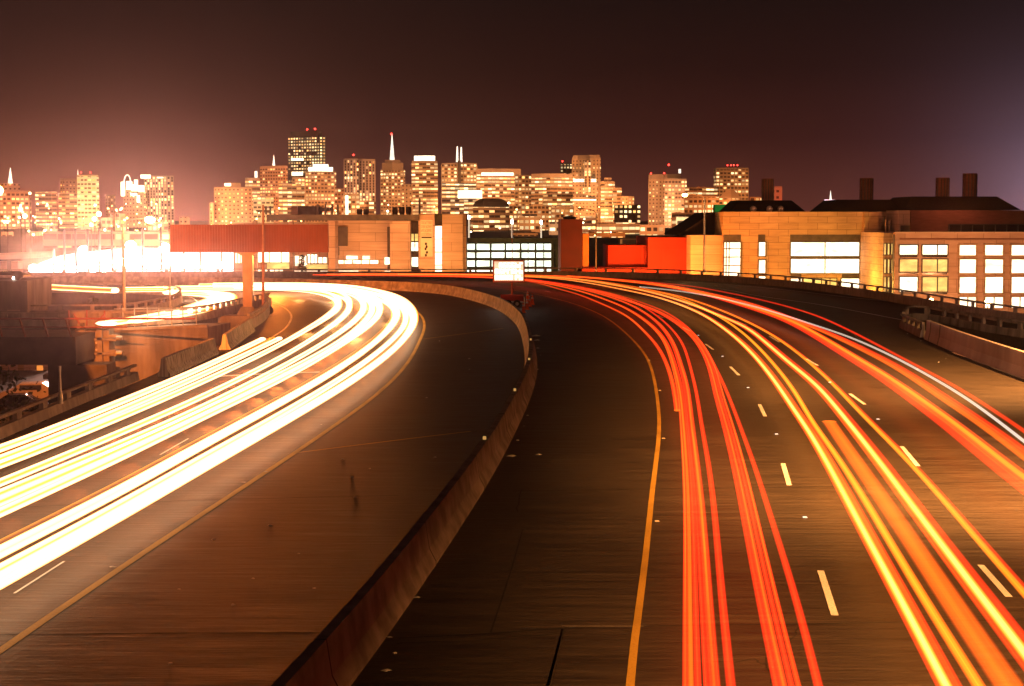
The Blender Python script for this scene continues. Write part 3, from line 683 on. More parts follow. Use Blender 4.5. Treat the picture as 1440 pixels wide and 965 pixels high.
many(T5, [(.13,.10,'red'),(.04,.09,'redor'),(-.06,.08,'red'),(-.15,.07,'redor')], 'red streak in the dense fourth bundle left of the first dashed line', gL1)
strand(T6, .115, 'red', .8, 'single plain red streak that peels off right of the dense bundle', gL1)
strand(C1, .15, 'bright', .81, 'brightest pale yellow streak in the middle lane', gL2, .03)
strand(C1, .14, 'redor', .80, 'orange red streak hugging the right of the brightest yellow one', gL2, -.10)
strand(C1, .09, 'redor', .80, 'thin red streak hugging the left of the brightest yellow one', gL2, .12, hgt=.05)
strand(C2, .16, 'yellow', .80, 'slim yellow streak with red edges between the pale yellow one and the broad orange band', gL2)
strand(C3, .36, 'orange', .80, 'broad flat orange band that starts abruptly in the middle lane', gL2)
strand(C4, .17, 'bright', .82, 'bright yellow streak right of the broad orange band', gL2)
strand(C4, .15, 'red', .80, 'red streak along the right side of the yellow one beyond the orange band', gL2, -.15)
strand(C4, .12, 'redor', .80, 'red streak along the left side of the yellow one beyond the orange band', gL2, .13)
strand(D1, .13, 'yellow', .80, 'lone thin yellow orange streak crossing the second dashed line', gL2)
strand(D1, .07, 'red', .79, 'faint red streak beside the lone thin yellow one', gL2, -.09)
strand(E1, .16, 'yellow', .80, 'yellow streak on top of the wide red band of the outer lane', gL3, 0)
strand(E1, .22, 'redor', .79, 'orange red band just left of the yellow streak in the outer lane', gL3, .18)
strand(E1, .26, 'red', .78, 'wide flat red band, left part of the outer lane bundle', gL3, .40)
strand(E1, .12, 'redor', .79, 'thin red streak just right of the yellow streak in the outer lane', gL3, -.13)
strand(F1, .17, 'redor', .80, 'orange streak left of the thin white one in the outer lane', gL3, .05)
strand(F1, .16, 'orange', .81, 'brighter orange streak of the pair left of the thin white one', gL3, .22)
strand(F1, .12, 'red', .80, 'red streak touching the thin white one on its left', gL3, -.10)
strand(G1, .075, 'thinwhite', .86, 'single thin white streak in the outer lane of the right carriageway', gL3)
strand(H1, .15, 'red', .80, 'rightmost red streak beyond the thin white one', gL3)

# headlight streaks -------------------------------------------------------------------
ZW = .65
TL = [(400,400.5),(330,402),(240,402.5),(176,403)]
W1 = [(-120,672),(0,632),(140,577),(280,519),(369,477)]
W2 = [(-120,690),(0,647),(140,589),(280,529),(393,476)]
W3 = [(-120,698),(0,655),(140,599),(280,539),(380,492),(430,464),(462,444),(476,430),(470,418),(440,409),(400,405),(340,404.5),(250,405),(176,406)]
W4 = [(-120,728),(0,679),(140,621),(280,560),(400,500),(455,466),(482,446),(492,430),(484,417),(455,408),(400,403.5),(330,403.5),(230,404)]
W5 = [(-120,745),(0,693),(140,637),(280,575),(420,503),(474,470),(502,448),(512,431),(502,416),(468,406.5),(400,402.8),(330,403)]
W5b= [(-120,758),(0,706),(140,645),(280,581),(430,508),(488,473),(515,450),(524,432),(512,416),(470,405.5),(400,402.3),(330,402.6)]
W6 = [(-120,775),(0,721),(140,657),(280,589),(400,531),(480,485),(518,458),(534,438),(528,422),(500,410),(450,403.5),(380,401.8),(300,402)]
W7 = [(-120,838),(0,775),(140,706),(280,628),(400,563),(478,517),(528,481),(552,456),(558,440),(546,424),(512,411),(455,403),(380,401),(280,401.3)]
W8 = [(-120,866),(0,801),(140,727),(280,647),(400,580),(492,524),(545,484),(567,460),(571,443),(560,426),(524,411),(465,402.5),(380,400.3),(300,400.8)]
W9 = [(-120,884),(0,817),(140,741),(280,660),(400,592),(500,532),(556,489),(578,462),(582,446),(571,428),(535,411.5),(470,402),(390,399.8),(300,400.2)]
RA = [(150,455),(200,448),(246,441),(286,430.5),(308,423),(314,418),(308,414),(290,412),(240,411.5)]
RB = [(190,452),(246,445),(290,433.5),(316,424.5),(322,418),(314,412.5),(290,410.5),(240,410)]
gW = 'white headlight streaks on the left carriageway'
def wh(pl, wd, lab, off=0, pal='white', i=0, hgt=.16): strand(pl, wd*(1.06 if pal == 'white' else 1), pal, ZW, lab, gW, off, hgt, i)
wh(W1, .28, 'leftmost thick white streak that ends with a round tip by the pale barrier block')
wh(W1, .07, 'thin amber streak running just right of the leftmost white one', -.38, 'amber')
wh(W2, .25, 'second white streak from the left barrier, ending with a round tip', 0)
wh(W2, .08, 'thin amber streak along the right edge of the second white one', .27, 'amber')
wh(W3, .22, 'third white streak from the left barrier, running on into the bend')
wh(W4, .19, 'narrow white streak standing alone in the second lane of the left carriageway')
wh(W5, .20, 'white streak left of the grey smear in the second lane', 0, i=1)
wh(W5b, .20, 'white streak right of the grey smear in the second lane', 0, i=2)
wh(W5b, .07, 'thin yellow streak along the right edge of the pair in the second lane', -.18, 'amber')
wh(W6, .22, 'rightmost white streak of the second lane on the left carriageway')
wh(W7, .28, 'very wide white streak, left of the three nearest the yellow line', i=1)
wh(W7, .08, 'thin red amber fringe left of the very wide white streak', .30, 'amber')
wh(W8, .21, 'middle of the three white streaks nearest the yellow line')
wh(W8, .05, 'hairline amber streak between the two streaks nearest the yellow line', -.185, 'amber')
wh(W9, .31, 'white streak closest to the yellow line of the left carriageway', i=2)
strand(RA, .9, 'white', ZW, 'broad white streak looping along the exit ramp', gW, 0, .2)
strand(RB, .6, 'white', ZW, 'second white streak on the exit ramp, on its outer side', gW, 0, .15, 1)
strand([(38,402),(100,405.5),(162,408.5)], .7, 'white', .7, 'distant short white streak at far left in front of the floodlights', gW, 0, .45)
strand([(176,407.5),(240,407),(330,406),(400,404.5),(440,403.5)], .8, 'white', .7, 'distant horizontal white streak passing behind the sign post', gW, 0, .4)
# beams of the passing headlamps that lit the road
def beams(pl, z, n, power, color, fwd=9, size=44, s0=8, rev=False, i0=0):
    path = GP(pl, z, 2, 3)
    if rev: path = path[::-1]
    S = arclen(path)
    for k in range(n):
        s = s0 + (S[-1]-s0*1.5)*(k+.5)/n; p, d = at_s(path, S, s)
        spot('headlamp_beam', p + Vector((0,0,-z+.5)), p + d*fwd + Vector((0,0,-z+.15)), power, color, size, 1, .12)
beams(W8[:-3], .65, 28, 36, (1,.24,.04), rev=True)
beams(W5[:-1], .65, 26, 220, (1,.18,.025), rev=True)
beams(W2, .65, 14, 240, (1,.15,.02), rev=True)
for px, py, pw in ((500,458,1500),(470,440,1500),(430,452,900),(548,440,1300),(520,420,1500),(470,412,1500),(420,410,900),(370,408,700),(300,420,500)):
    pt = G(px,py,.7); point('headlamp_glare', pt, pw*.24, (1,.42,.11), .3)

# ================================================================ small things on the road
def marker(px, py, mat, label, group):
    c = G(px, py); m = MB(); m.prism([(c.x-.055,c.y-.05),(c.x+.055,c.y-.05),(c.x+.055,c.y+.05),(c.x-.055,c.y+.05)], .005, .025, [(c.x-.04,c.y-.03),(c.x+.04,c.y-.03),(c.x+.04,c.y+.03),(c.x-.04,c.y+.03)])
    tag(m.build('road_marker', mat), label, 'road marker', group)
M_mk = emis('clear_reflector_glow', (1,.95,.85), .8, False)  # glint of the road markers put into emission
for p in ((933,617),(924,733.5),(928,549.5),(913,507)): marker(*p, M_refly, 'small amber reflector beside the yellow line of the right carriageway', 'amber road reflectors')
for p in ((1132,728),(1092,611),(1052,545.5),(1016,501.5),(982,472),(1234.6,590),(1167,538)): marker(*p, M_mk, 'small white reflector between the lane dashes of the right carriageway', 'white road reflectors')
random.seed(5)
M_lit1 = rough('pale_litter', (.45,.42,.38), (.7,.66,.6), sc=9, bump=.1)
def litter(px, py, s, label, mat=None):
    c = G(px, py); m = MB(); n = 9; 
    for k in range(n):
        a0, a1 = 2*math.pi*k/n, 2*math.pi*(k+1)/n
        rr = lambda a: s*(.6+.5*abs(math.sin(a*2.3+px)))
        p0 = (c.x+rr(a0)*math.cos(a0), c.y+rr(a0)*math.sin(a0)*.8, .012); p1 = (c.x+rr(a1)*math.cos(a1), c.y+rr(a1)*math.sin(a1)*.8, .012)
        t = (c.x+s*.15, c.y, s*.25+.012)
        m.face([p0, p1, t]); m.face([p1, p0, (c.x, c.y, .012)])
    tag(m.build('litter', mat or M_lit1), label, 'litter')
litter(752.5,473,.34,'pale crumpled sheet lying by the median barrier bend'); litter(755,479,.22,'smaller pale scrap just below the crumpled sheet at the barrier bend')
litter(757,640,.10,'small round object at the barrier foot beside the dark lane'); litter(719,642,.16,'flattened scrap at the right foot of the median barrier')
litter(586,841,.09,'shiny scrap at the barrier foot, lower middle'); litter(548,897,.06,'white pebble at the barrier foot near the lower edge'); litter(543,944,.09,'dull stone beside the barrier at the lower edge')
litter(159,798,.08,'white scrap lying on the yellow line at lower left'); litter(374,664,.07,'white scrap left of the yellow line at middle left'); litter(343,679,.07,'scrap just before the yellow line bend')
litter(442,828,.04,'tiny white chip alone on the dark shoulder'); litter(756,490,.12,'small scrap below the barrier bend')
LB = 'scattered bits of gravel on the shoulder'
for k, (px, py) in enumerate(((356,815),(328,852),(482,647),(252,830),(240,935),(495,672),(452,598),(612,644),(660,505),(660,520),(618,480),(728,620),(737,600),(742,585),(756,520),(760,500),(1320,510),(1295,480),(1330,505),(1290,520),(1276,470),(1200,437),(300,760),(380,740),(420,780),(555,920),(500,700),(520,660),(600,560))):
    c = G(px, py); m = MB(); m.ball((c.x, c.y, .02), .03 + .014*(k % 3), 4, (1,1,.35)); tag(m.build('gravel_bit', M_lit1), 'tiny pale bit of gravel lying on the dark shoulder', 'gravel', LB)

# message board trailer with cones ------------------------------------------------------
tb = G(722,432); tD = tb.y
root = empty('message_board', tb, 'portable lit message board on a red trailer behind the median barrier', 'message board')
a = P(693,397,tD); b = P(738,366,tD)
m = MB(); m.box(a.x, b.x, tD-.12, tD+.12, a.z, b.z); m.build('panel', M_orange, root)
m = MB(); m.box(a.x+.12, b.x-.12, tD-.16, tD-.122, a.z+.12, b.z-.1); sc_ = m.build('screen', emis('message_screen', (1,.66,.40), 1.3, True, .35, 1.2), root)
M_px = emis('message_dots', (1, .96, .85), 4, False)
random.seed(3)
wN, hN = (b.x-a.x-.3), (b.z-a.z-.3)
for row in range(3):
    n = 7; z0 = b.z-.15-hN*(row+1)/3+.06; z1 = b.z-.15-hN*row/3-.06
    for k in range(n):
        x0 = a.x+.15+wN*k/n+.03; x1 = a.x+.15+wN*(k+1)/n-.03
        if row == 0 and k in (0,) : continue
        q = MB(); t_ = .06
        q.box(x0, x0+t_*1.4, tD-.19, tD-.162, z0, z1)
        if random.random() < .8: q.box(x0+t_*1.4+.002, x1, tD-.19, tD-.162, z1-t_*1.3, z1)
        if random.random() < .6: q.box(x0+t_*1.4+.002, x1, tD-.19, tD-.162, (z0+z1)/2-t_*.6, (z0+z1)/2+t_*.6)
        if random.random() < .7: q.box(x1-t_*1.3, x1, tD-.19, tD-.162, z0, (z0+z1)/2-t_*.6-.002)
        q.build('glyph', M_px, sc_)
m = MB(); cx = tb.x - .1; m.cyl((cx,tD,.7),(cx,tD,a.z+.001),.10,.08); m.cyl((cx,tD,b.z),(cx,tD,b.z+2.6),.03); m.build('mast', rough('orange_red_steel', (.45,.09,.03), (.5,.11,.04), sc=4), root)
ta = P(704,430,tD); tb2 = P(736,418,tD)
m = MB(); m.box(ta.x, tb2.x, tD-.7, tD+.7, .42, .98); m.build('trailer_box', M_red, root)
m = MB(); m.box(ta.x+.3, tb2.x, tD-.76, tD-.705, .40, .50); m.build('reflective_strip', M_refl, root)
for x in (ta.x+.6, tb2.x-.5):
    for y in (tD-.8, tD+.8):
        q = MB(); q.cyl((x,y-.09,.31),(x,y+.09,.31),.30,.30,14); w_ = q.build('wheel', M_black, root); q = MB(); q.cyl((x,y-.1,.31),(x,y+.1,.31),.14,.14,10); q.build('rim', M_steel, w_)
m = MB(); m.box(tb2.x+.02,tb2.x+.12,tD-.75,tD-.68,.1,.85); m.build('jack', M_refl, root)
c0 = [(736,440),(741,435.5),(744.5,431),(742,424),(748.5,428.5)]
labs = ['nearest traffic cone of the cluster beside the trailer','second nearest traffic cone beside the trailer','third traffic cone of the cluster beside the trailer','farthest traffic cone, close behind the trailer corner','rightmost traffic cone of the cluster by the trailer']
proto = None
for (px, py), lb in zip(c0, labs):
    c = G(px, py)
    if proto is None:
        r_ = empty('traffic_cone', (0,0,0), lb, 'traffic cone', 'traffic cones beside the trailer'); parts = []
        q = MB(); q.box(-.2,.2,-.2,.2,0,.05); parts.append(q.build('base', M_orange, r_))
        q = MB(); q.cyl((0,0,.051),(0,0,.9),.16,.03,14); parts.append(q.build('cone', M_orange, r_, True))
        q = MB(); q.cyl((0,0,.48),(0,0,.62),.104,.078,14); parts.append(q.build('band', M_refl, r_, True))
        q = MB(); q.cyl((0,0,.70),(0,0,.82),.066,.048,14); parts.append(q.build('band', M_refl, r_, True)); proto = (r_, parts)
    else:
        r_ = proto[0].copy(); col.objects.link(r_); r_['label'] = lb
        for p in proto[1]:
            k = p.copy(); col.objects.link(k); k.parent = r_
    r_.location = c

# ================================================================ MID-GROUND BUILDINGS
def bld(name, px0, px1, py0, D, dep, mat, root=None, py1=None, part='wall', tint=0):
    a = P(px0, py1 if py1 else 400, D); b = P(px1, py0, D)
    m = MB(); m.box(a.x, b.x, D, D+dep, a.z if py1 else GZ, b.z); return m.build(part, mat, root), a.x, b.x, b.z
def win(root, px0, py0, px1, py1, D, mat, frame=None, mull=(), part='window', proud=.05, fr=.12, trans=()):
    a = P(px0, py1, D); b = P(px1, py0, D)
    m = MB(); m.box(a.x, b.x, D-proud, D-.003, a.z, b.z); w_ = m.build(part, mat, root)
    if frame:
        m = MB(); y0, y1 = D-proud-.10, D-proud-.002
        for (x0,x1,z0,z1) in ((a.x-fr,a.x,a.z-fr,b.z+fr),(b.x,b.x+fr,a.z-fr,b.z+fr),(a.x+.002,b.x-.002,b.z,b.z+fr),(a.x+.002,b.x-.002,a.z-fr,a.z)): m.box(x0,x1,y0,D-.003,z0,z1)
        for f in mull:
            x = a.x+(b.x-a.x)*f; m.box(x-.06, x+.06, y0, y1, a.z+.002, b.z-.002)
        for f in trans:
            z = a.z+(b.z-a.z)*f; m.box(a.x+.002, b.x-.002, y0-.01, y0-.001, z-.06, z+.06)
        m.build('frame', frame, w_)
    return w_
# --- tan hall (right)
D = 200
root = empty('tan_hall', P(1110,400,D), 'tan stone clad hall with a large lit window band and tall blank parapet', 'building')
bld('', 1016, 1240, 298, D, 30, M_wall_tan, root)
bld('', 971, 1015.8, 331, D+1, 22, M_wall_pale, root)
M_gl_y = rough('pale_stone_soffit', (.30,.21,.12), (.36,.26,.15), sc=1, bump=0)
for q in ((1017,330,1042,341),(1066,330,1076,341),(1111,330,1211,341)): win(root, *q, D, M_wall_dark, part='recess', proud=.03)
win(root, 1018,341,1041,400,D,M_litw,M_dsteel,(.12,.3),trans=(.2,.45,.65,.85))
win(root, 1067,341,1076,360,D,M_litw,M_dsteel); win(root, 1067,366,1076,384,D,M_litw,M_dsteel); win(root,1067,389,1076,398,D,M_litw,M_dsteel)
win(root, 1112,341,1208,360,D,M_litw,M_dsteel,(.5,)); win(root, 1112,361,1208,364,D,M_wall_dark,part='spandrel',proud=.08); win(root,1112,364.5,1208,384,D,M_litw,M_dsteel,(.5,))
win(root, 1112,385,1127,391,D,M_wall_dark,part='spandrel'); win(root,1184,385,1208,391,D,M_wall_dark,part='spandrel')
win(root, 1112,392,1127,402,D,M_litw,M_dsteel); win(root, 1130,392,1144,402,D,M_lity,M_dsteel); win(root,1146,392,1176,404,D,M_lity,M_dsteel,(.3,.7)); win(root,1183,392,1208,406,D,M_litw,M_dsteel)
for y in (307,316,325):
    pass
# buttress standing proud
m = MB(); a = P(1211,420,D); b = P(1232,298.3,D); m.box(a.x, b.x, D-1.2, D-.003, GZ, b.z-.02); m.build('buttress', M_wall_tan, root)
# sloped dark roof at left
a = P(953,333,D+10); b = P(1016,297.5,D+10)
m = MB(); y0, y1 = D+8, D+28
pts = [(P(953,331,y0).x, P(953,331,y0).z), (P(1002,299,y0).x, P(1002,299,y0).z), (P(1016,298,y0).x, P(1016,298,y0).z), (P(1016,331,y0).x, P(953,331,y0).z)]
m.face([(x, y0, z) for x, z in pts]); m.face([(x, y1, z) for x, z in pts][::-1])
for i in range(4):
    j = (i+1) % 4; m.face([(pts[i][0],y0,pts[i][1]),(pts[i][0],y1,pts[i][1]),(pts[j][0],y1,pts[j][1]),(pts[j][0],y0,pts[j][1])])
m.build('roof', M_roof, root)
def penthouse(root, x0b, x1b, x0t, x1t, yb, yt, D, dep=14):
    m = MB(); a, b, c, d = P(x0b,yb,D), P(x1b,yb,D), P(x0t,yt,D), P(x1t,yt,D)
    m.prism([(a.x,D),(b.x,D),(b.x,D+dep),(a.x,D+dep)], a.z+.003, c.z, [(c.x,D+3),(d.x,D+3),(d.x,D+dep-3),(c.x,D+dep-3)]); return m.build('penthouse_roof', M_roof, root), c.z
def stack(px0, px1, py, z0, D, parent):
    a, b = P(px0, py, D), P(px1, py, D); r = (b.x-a.x)/2
    m = MB(); n = 16; cx = (a.x+b.x)/2
    m.cyl((cx,D,z0-2),(cx,D,b.z),r,r,n)
    s_ = m.build('exhaust_stack', M_brown, parent, False)
    for k in range(-2,3):
        q = MB(); x = cx+r*.42*k; y = D-math.sqrt(max(0,r*r-(x-cx)**2))-.05; q.box(x-.06,x+.06,y-.05,y+.04,z0-1.5,b.z-.1); q.build('rib', M_wall_dark, s_)
h_, z_ = penthouse(root, 1030,1133,1043,1119,297.7,281.5,D+6); stack(1071,1088,251.5,z_,D+10,root)
h_, z_ = penthouse(root, 1166,1272,1182,1260,297.7,280.5,D+6); stack(1209,1228,250.5,z_,D+10,root)
for (x, y) in ((1059,296.5),(1082,296),(1098,293)):
    q = MB(); c = P(x, y, D+2); q.ball((c.x,D+2,P(0,298,D).z+.35), .42, 5); q.build('roof_vent', M_steel, root)
# --- rose lab building (far right)
D = 186
root = empty('lab_building', P(1340,430,D), 'rose clad lab building with rows of big square lit windows and red brown upper storey', 'building')
bld('', 1258, 1560, 327.5, D, 30, M_wall_pink, root)
bld('', 1241.5, 1257.8, 327.5, D+1.5, 20, M_wall_tan, root)
bld('', 1280, 1560, 296, D+14, 20, M_brown, root, 329, 'upper_storey')
bld('', 1263, 1279.8, 296, D+13.5, 20, M_wall_pale, root, 329, 'upper_storey')
win(root, 1266,317,1279,327,D+13.5,M_wall_dark,part='vent',proud=.1)
win(root, 1335,316.5,1560,327,D+14,M_glass_d,M_dsteel,[i/14 for i in range(1,14)],proud=.1)
win(root, 1265,335,1560,337,D,M_brown,part='cornice_band',proud=.06)
m = MB(); a = P(1257.5,326.2,D); b = P(1560,328.2,D); m.box(a.x, b.x, D-.35, D-.002, b.z, a.z); m.build('coping', M_wall_pale, root)
h_, z_ = penthouse(root, 1272,1436,1290,1412,295.5,276,D+16,16); stack(1316,1335,250,z_,D+22,root); stack(1354,1374,244,z_,D+22,root)
for r_, (y0,y1) in enumerate(((346,358),(366,382),(391,410),(419,431))):
    if r_ < 3:
        win(root, 1265,y0-1,1290,y1,D,M_litw if r_ != 1 else M_lity,M_dsteel,proud=.04); win(root,1297,y0-1,1332,y1,D,M_lit if r_ == 0 else M_lity,M_dsteel,(.6,),proud=.04)
        for (u,v) in ((1265,1290),(1297,1332)): win(root,u,y1+.8,v,y1+4,D,M_glass_d,part='spandrel',proud=.05)
    for (x0,x1) in ((1349,1372),(1385,1410),(1422,1446),(1458,1482),(1494,1518)):
        if r_ == 0: win(root,x0-3,y0-2,x0-.8,y1+2,D,M_wall_tan,part='jamb',proud=.06)
        win(root, x0, y0-1, x1, y1+2 if r_ else y1+1, D, M_litw, M_wall_tan,(.5,) if r_ == 3 else (), fr=.18, proud=.06)
for r_, (y0,y1) in enumerate(((343,358),(365,384),(390,410))):
    for x0 in (1243,1248,1253.2):
        win(root, x0, y0, x0+2.6, y1, D+1.5, M_lity, M_dsteel, fr=.08, proud=.05)
m = MB(); a = P(1254.5,420,D-.1); q = P(1257,330,D-.1); m.box(a.x,q.x,D-.6,D-.003,GZ,q.z); m.build('downpipe', M_dsteel, root)
for x in (1246,1251):
    m = MB(); a = P(x,310,D+6); m.cyl((a.x,D+6,P(x,330,D).z),(a.x,D+6,a.z),.09); m.build('flue', M_wall_pale, root)
# tan wing behind connecting at 1232-1263
root = empty('stair_block', P(1247,400,206), 'brownish windowless block between the tan hall and the lab building', 'building')
bld('', 1232.5, 1264, 298.3, 206, 16, M_wall_tan, root)
# --- red building
D = 206
root = empty('red_hall', P(940,390,D), 'windowless bright red hall with a long low red plinth', 'building')
bld('', 911, 970.5, 334, D, 20, M_red, root); bld('', 809, 910.8, 376.5, D, 8, M_red, root, part='plinth')
r_, *_ = bld('', 855, 910.8, 345, D+2.5, 12, M_red, root, 377, 'rounded_wall')
root = empty('red_tower', P(805,390,D), 'tall narrow dark red windowless tower with an orange side strip', 'tower')
bld('', 788.5, 819, 308.5, D, 12, M_dred, root); bld('', 819.3, 828, 329, D+1, 12, rough('orange_panel', (.55,.20,.05), (.62,.24,.06), sc=1), root, part='side_wall')
q = MB(); c = P(801,308,D+4); q.ball((c.x,D+4,c.z+.1),.6,5,(1.5,1,.5)); q.build('roof_vent', M_black, root)
# --- parking garage
D = 228
root = empty('parking_garage', P(720,390,D), 'four storey parking garage with white green fluorescent lit decks', 'parking garage')
M_gar = rough('dark_green_steel', (.03,.055,.04), (.05,.08,.06), sc=2, bump=0)
a = P(655,400,D); b = P(788.3,335,D)
m = MB(); m.box(a.x, b.x, D+6, D+30, GZ, b.z-.6); m.build('core', M_gar, root)
m = MB(); m.box(a.x, b.x, D-.1, D+6, P(0,340.5,D).z, b.z); m.build('parapet', M_gar, root)
yl_ = [(343,351.5),(355,362.5),(366.5,375),(378.5,390)]
xs = [655,669,690,710.5,732,753,776]
for r2, (y0, y1) in enumerate(yl_):
    for k in range(6):
        win(root, xs[k]+1.4, y0, xs[k+1]-1.2, y1, D+.5, M_litg, M_gar, (.5,) if k > 3 else (), 'lit_bay', .05, .1)
    z0 = P(0, y1+.6, D).z; z1 = P(0, (yl_[r2+1][0]-.6) if r2 < 3 else y1+2, D).z
    m = MB(); m.box(a.x, b.x, D, D+5.9, z1, z0); m.build('deck_edge', M_gar, root)
for x in xs:
    m = MB(); c = P(x, 390, D); m.box(c.x-.12, c.x+.12, D-.32, D-.102, GZ, b.z-.3); m.build('column', M_gar, root)
for (px0,px1) in ((776,779),(781,788)):
    win(root, px0, 341, px1, 388, D, M_gar, part='panel', proud=.3)
for i, (px, yt) in enumerate(((659.5,306),(720,312),(761,313))):
    b_ = P(px, 336, D+4); t_ = P(px, yt, D+4); m = MB(); r_ = empty('roof_light', b_, ['white lamp mast at the left end of the garage roof','white lamp mast over the middle of the garage roof','white lamp mast near the right end of the garage roof'][i], 'lamp mast')
    m.cyl(b_, t_, .11, .08); m.build('pole', emis('white_pole_painted_glow', (1,.8,.55), .9, False), r_); m = MB(); m.ball(t_, .18, 6, (1,1,1.6)); m.build('lamp_glass', M_lampw, r_)  # lamp light on the pole put into its emission
# --- pale campus building
D = 222
root = empty('campus_building', P(500,392,D), 'pale panelled campus building with lit ground storeys, roof drums and a hanging banner', 'building')
bld('', 462, 588, 308, D+4, 30, M_wall_pale, root)
bld('', 589, 611, 300.5, D, 24, M_wall_pink, root, part='banner_wall'); bld('', 622, 651, 301.5, D, 24, M_wall_pale, root, part='end_wall')
bld('', 651.3, 655.5, 300.5, D+1, 22, M_wall_pink, root, part='end_pier')
bld('', 611.3, 621.7, 300.8, D+2, 20, M_wall_dark, root, part='stair_core')
win(root, 611.5,318,621.5,391,D+2,M_litw,M_wall_tan,trans=(.25,.5,.75),proud=.4,part='stair_window')
a = P(375,309,D-2); b = P(589,303,D-2); m = MB(); m.box(a.x, b.x-.05, D-2, D+36, b.z-.7, b.z+.1); m.build('roof_slab', M_wall_dark, root)
for q in ((549,311,577,389),): bld('', q[0], q[2], q[1], D+1.5, 4, M_wall_pale, root, part='bay')
win(root, 577,311,588.5,395,D+3.9,M_wall_dark,part='glazed_slot',proud=.1)
for q, mt in (((578,329,582,339),M_lity),((583.5,329,588,339),M_lity),((578.5,341,583,353),M_litw),((584,341,588,353),M_litw),((579,362,588,375),M_litw),((579,384,588,392),M_litw)): win(root,*q,D+3.7,mt,M_dsteel,proud=.06,fr=.08)
win(root, 472,319,489,346,D+3.9,M_wall_dark,part='louvre',proud=.6)
win(root, 545,319,548.5,391,D+3.9,M_wall_dark,part='groove',proud=.1)
for q in ((487,360,503,372),(510,360,520,370),(472,381,504,391),(511,383,522,392),(541,362,548,372),(541,381,549,391)): win(root,*q,D+3.9,M_litw,None,proud=.12)
for q in ((472,366,532,371),(474,383,532,391)): win(root,*q,D+3.9,M_lit,M_wall_tan,(.2,.4,.6,.8),proud=.06)
win(root, 470,348,476,358,D+3.9,M_litw,M_dsteel,(.5,),proud=.1)
bld('', 462, 471, 311, D-.5, 4.2, M_wall_pink, root, part='pier')
bld('', 330, 461.8, 314, D+6, 26, M_wall_pink, root, part='wing')
for q in ((331,356,341,370),(341,357,357.5,369),(352,381,358,387),(362,355,410,369),(362,378,377,392),(380,378,398,391),(415,360,432,374),(432,358,446,370),(448,362,465,370),(414,381,462,392)): win(root,*q,D+6,M_litw if (q[0]//10) % 3 else M_lit,M_wall_tan,(.35,.7),proud=.06,fr=.1)
for q in ((376,370,410,378),(431,372,465,378)): win(root,*q,D+6,M_lity,part='balcony_panel',proud=.4)
for px in (361,411.5,465): m = MB(); c = P(px,400,D+6); z_ = P(px,311,D+6).z; m.box(c.x-.25,c.x+.25,D+4.6,D+5.99,GZ,z_); m.build('pier', M_wall_pink, root)
for px0, px1, py in ((501.5,510,294),(510.5,519,294),(551.5,559.5,291.5),(561,569,291),(570.5,578.5,290.7)):
    a = P(px0, py, D+6); b = P(px1, py, D+6); r = (b.x-a.x)/2; z0 = P(0,303,D-2).z+.12
    m = MB(); cx = (a.x+b.x)/2; m.cyl((cx,D+6,z0),(cx,D+6,z0+(a.z-z0)*.35),r*.75,r,14); m.cyl((cx,D+6,z0+(a.z-z0)*.35),(cx,D+6,a.z),r,r*.93,14); m.build('roof_drum', M_wall_dark, root)
m = MB(); a = P(419,306,D+5); b = P(445,290,D+5); z0 = P(0,303,D-2).z+.12; m.box(a.x, b.x, D+5, D+12, z0, b.z); m.build('plant_room', M_wall_dark, root)
m = MB(); a = P(410,306,D+6); b = P(418,290,D+6); m.box(a.x, b.x, D+6, D+11, z0, b.z); m.build('plant_room', M_wall_pink, root)
m = MB(); a = P(449,306,D+5); b = P(463,292,D+5); m.box(a.x, b.x, D+5, D+9, z0+.5, b.z); m.build('plant_room', M_wall_dark, root)
for px, py in ((374,290),(380,290),(446.5,287),(458,287),(467,287),(475,288),(590,279)):
    m = MB(); c = P(px, py, D+4); m.cyl((c.x,D+4,z0),(c.x,D+4,c.z),.14,.14,8); m.build('flue', M_wall_dark if px < 400 else M_steel, root)
# banner
root2 = empty('banner', P(600,362,D-.1), 'pale vertical banner with four faded lines of lettering and small dark figures', 'banner')
a = P(591.5,361,D); b = P(608.3,309.5,D); m = MB(); m.box(a.x, b.x, D-.09, D-.05, a.z, b.z); m.build('cloth', rough('cream_cloth', (.66,.56,.42), (.72,.62,.48), sc=1, bump=0), root2)
M_ink = rough('faded_red_ink', (.40,.16,.11), (.44,.18,.12), sc=2, bump=0); M_ink2 = rough('dark_ink', (.03,.02,.015), (.04,.03,.02), sc=2, bump=0)
random.seed(11)
for r2, y in enumerate((311.5,317,322.5,328)):
    n = 9
    for k in range(n):
        x0 = a.x+.1+(b.x-a.x-.2)*k/n; x1 = x0+(b.x-a.x-.2)/n*.72; z1 = P(0,y,D).z; z0_ = P(0,y+3.6,D).z; q = MB()
        q.box(x0,x0+.03,D-.105,D-.092,z0_,z1)
        if random.random() < .7: q.box(x0+.032,x1,D-.105,D-.092,z1-.04,z1)
        if random.random() < .6: q.box(x0+.032,x1,D-.105,D-.092,z0_,z0_+.04)
        if random.random() < .6: q.box(x1-.03,x1,D-.105,D-.092,z0_+.05,z1-.05)
        q.build('letter', M_ink, root2)
q = MB(); q.box(a.x+.12,b.x-.12,D-.105,D-.092,P(0,335,D).z,P(0,333,D).z); q.build('bar', M_ink2, root2)
for (x, y) in ((599,343),(600,347),(598.5,350),(600.5,355),(599,359)):
    q = MB(); c = P(x, y, D); q.ball((c.x,D-.1,c.z),.16,4,(1,.1,1.3)); q.build('emblem', M_ink2, root2)
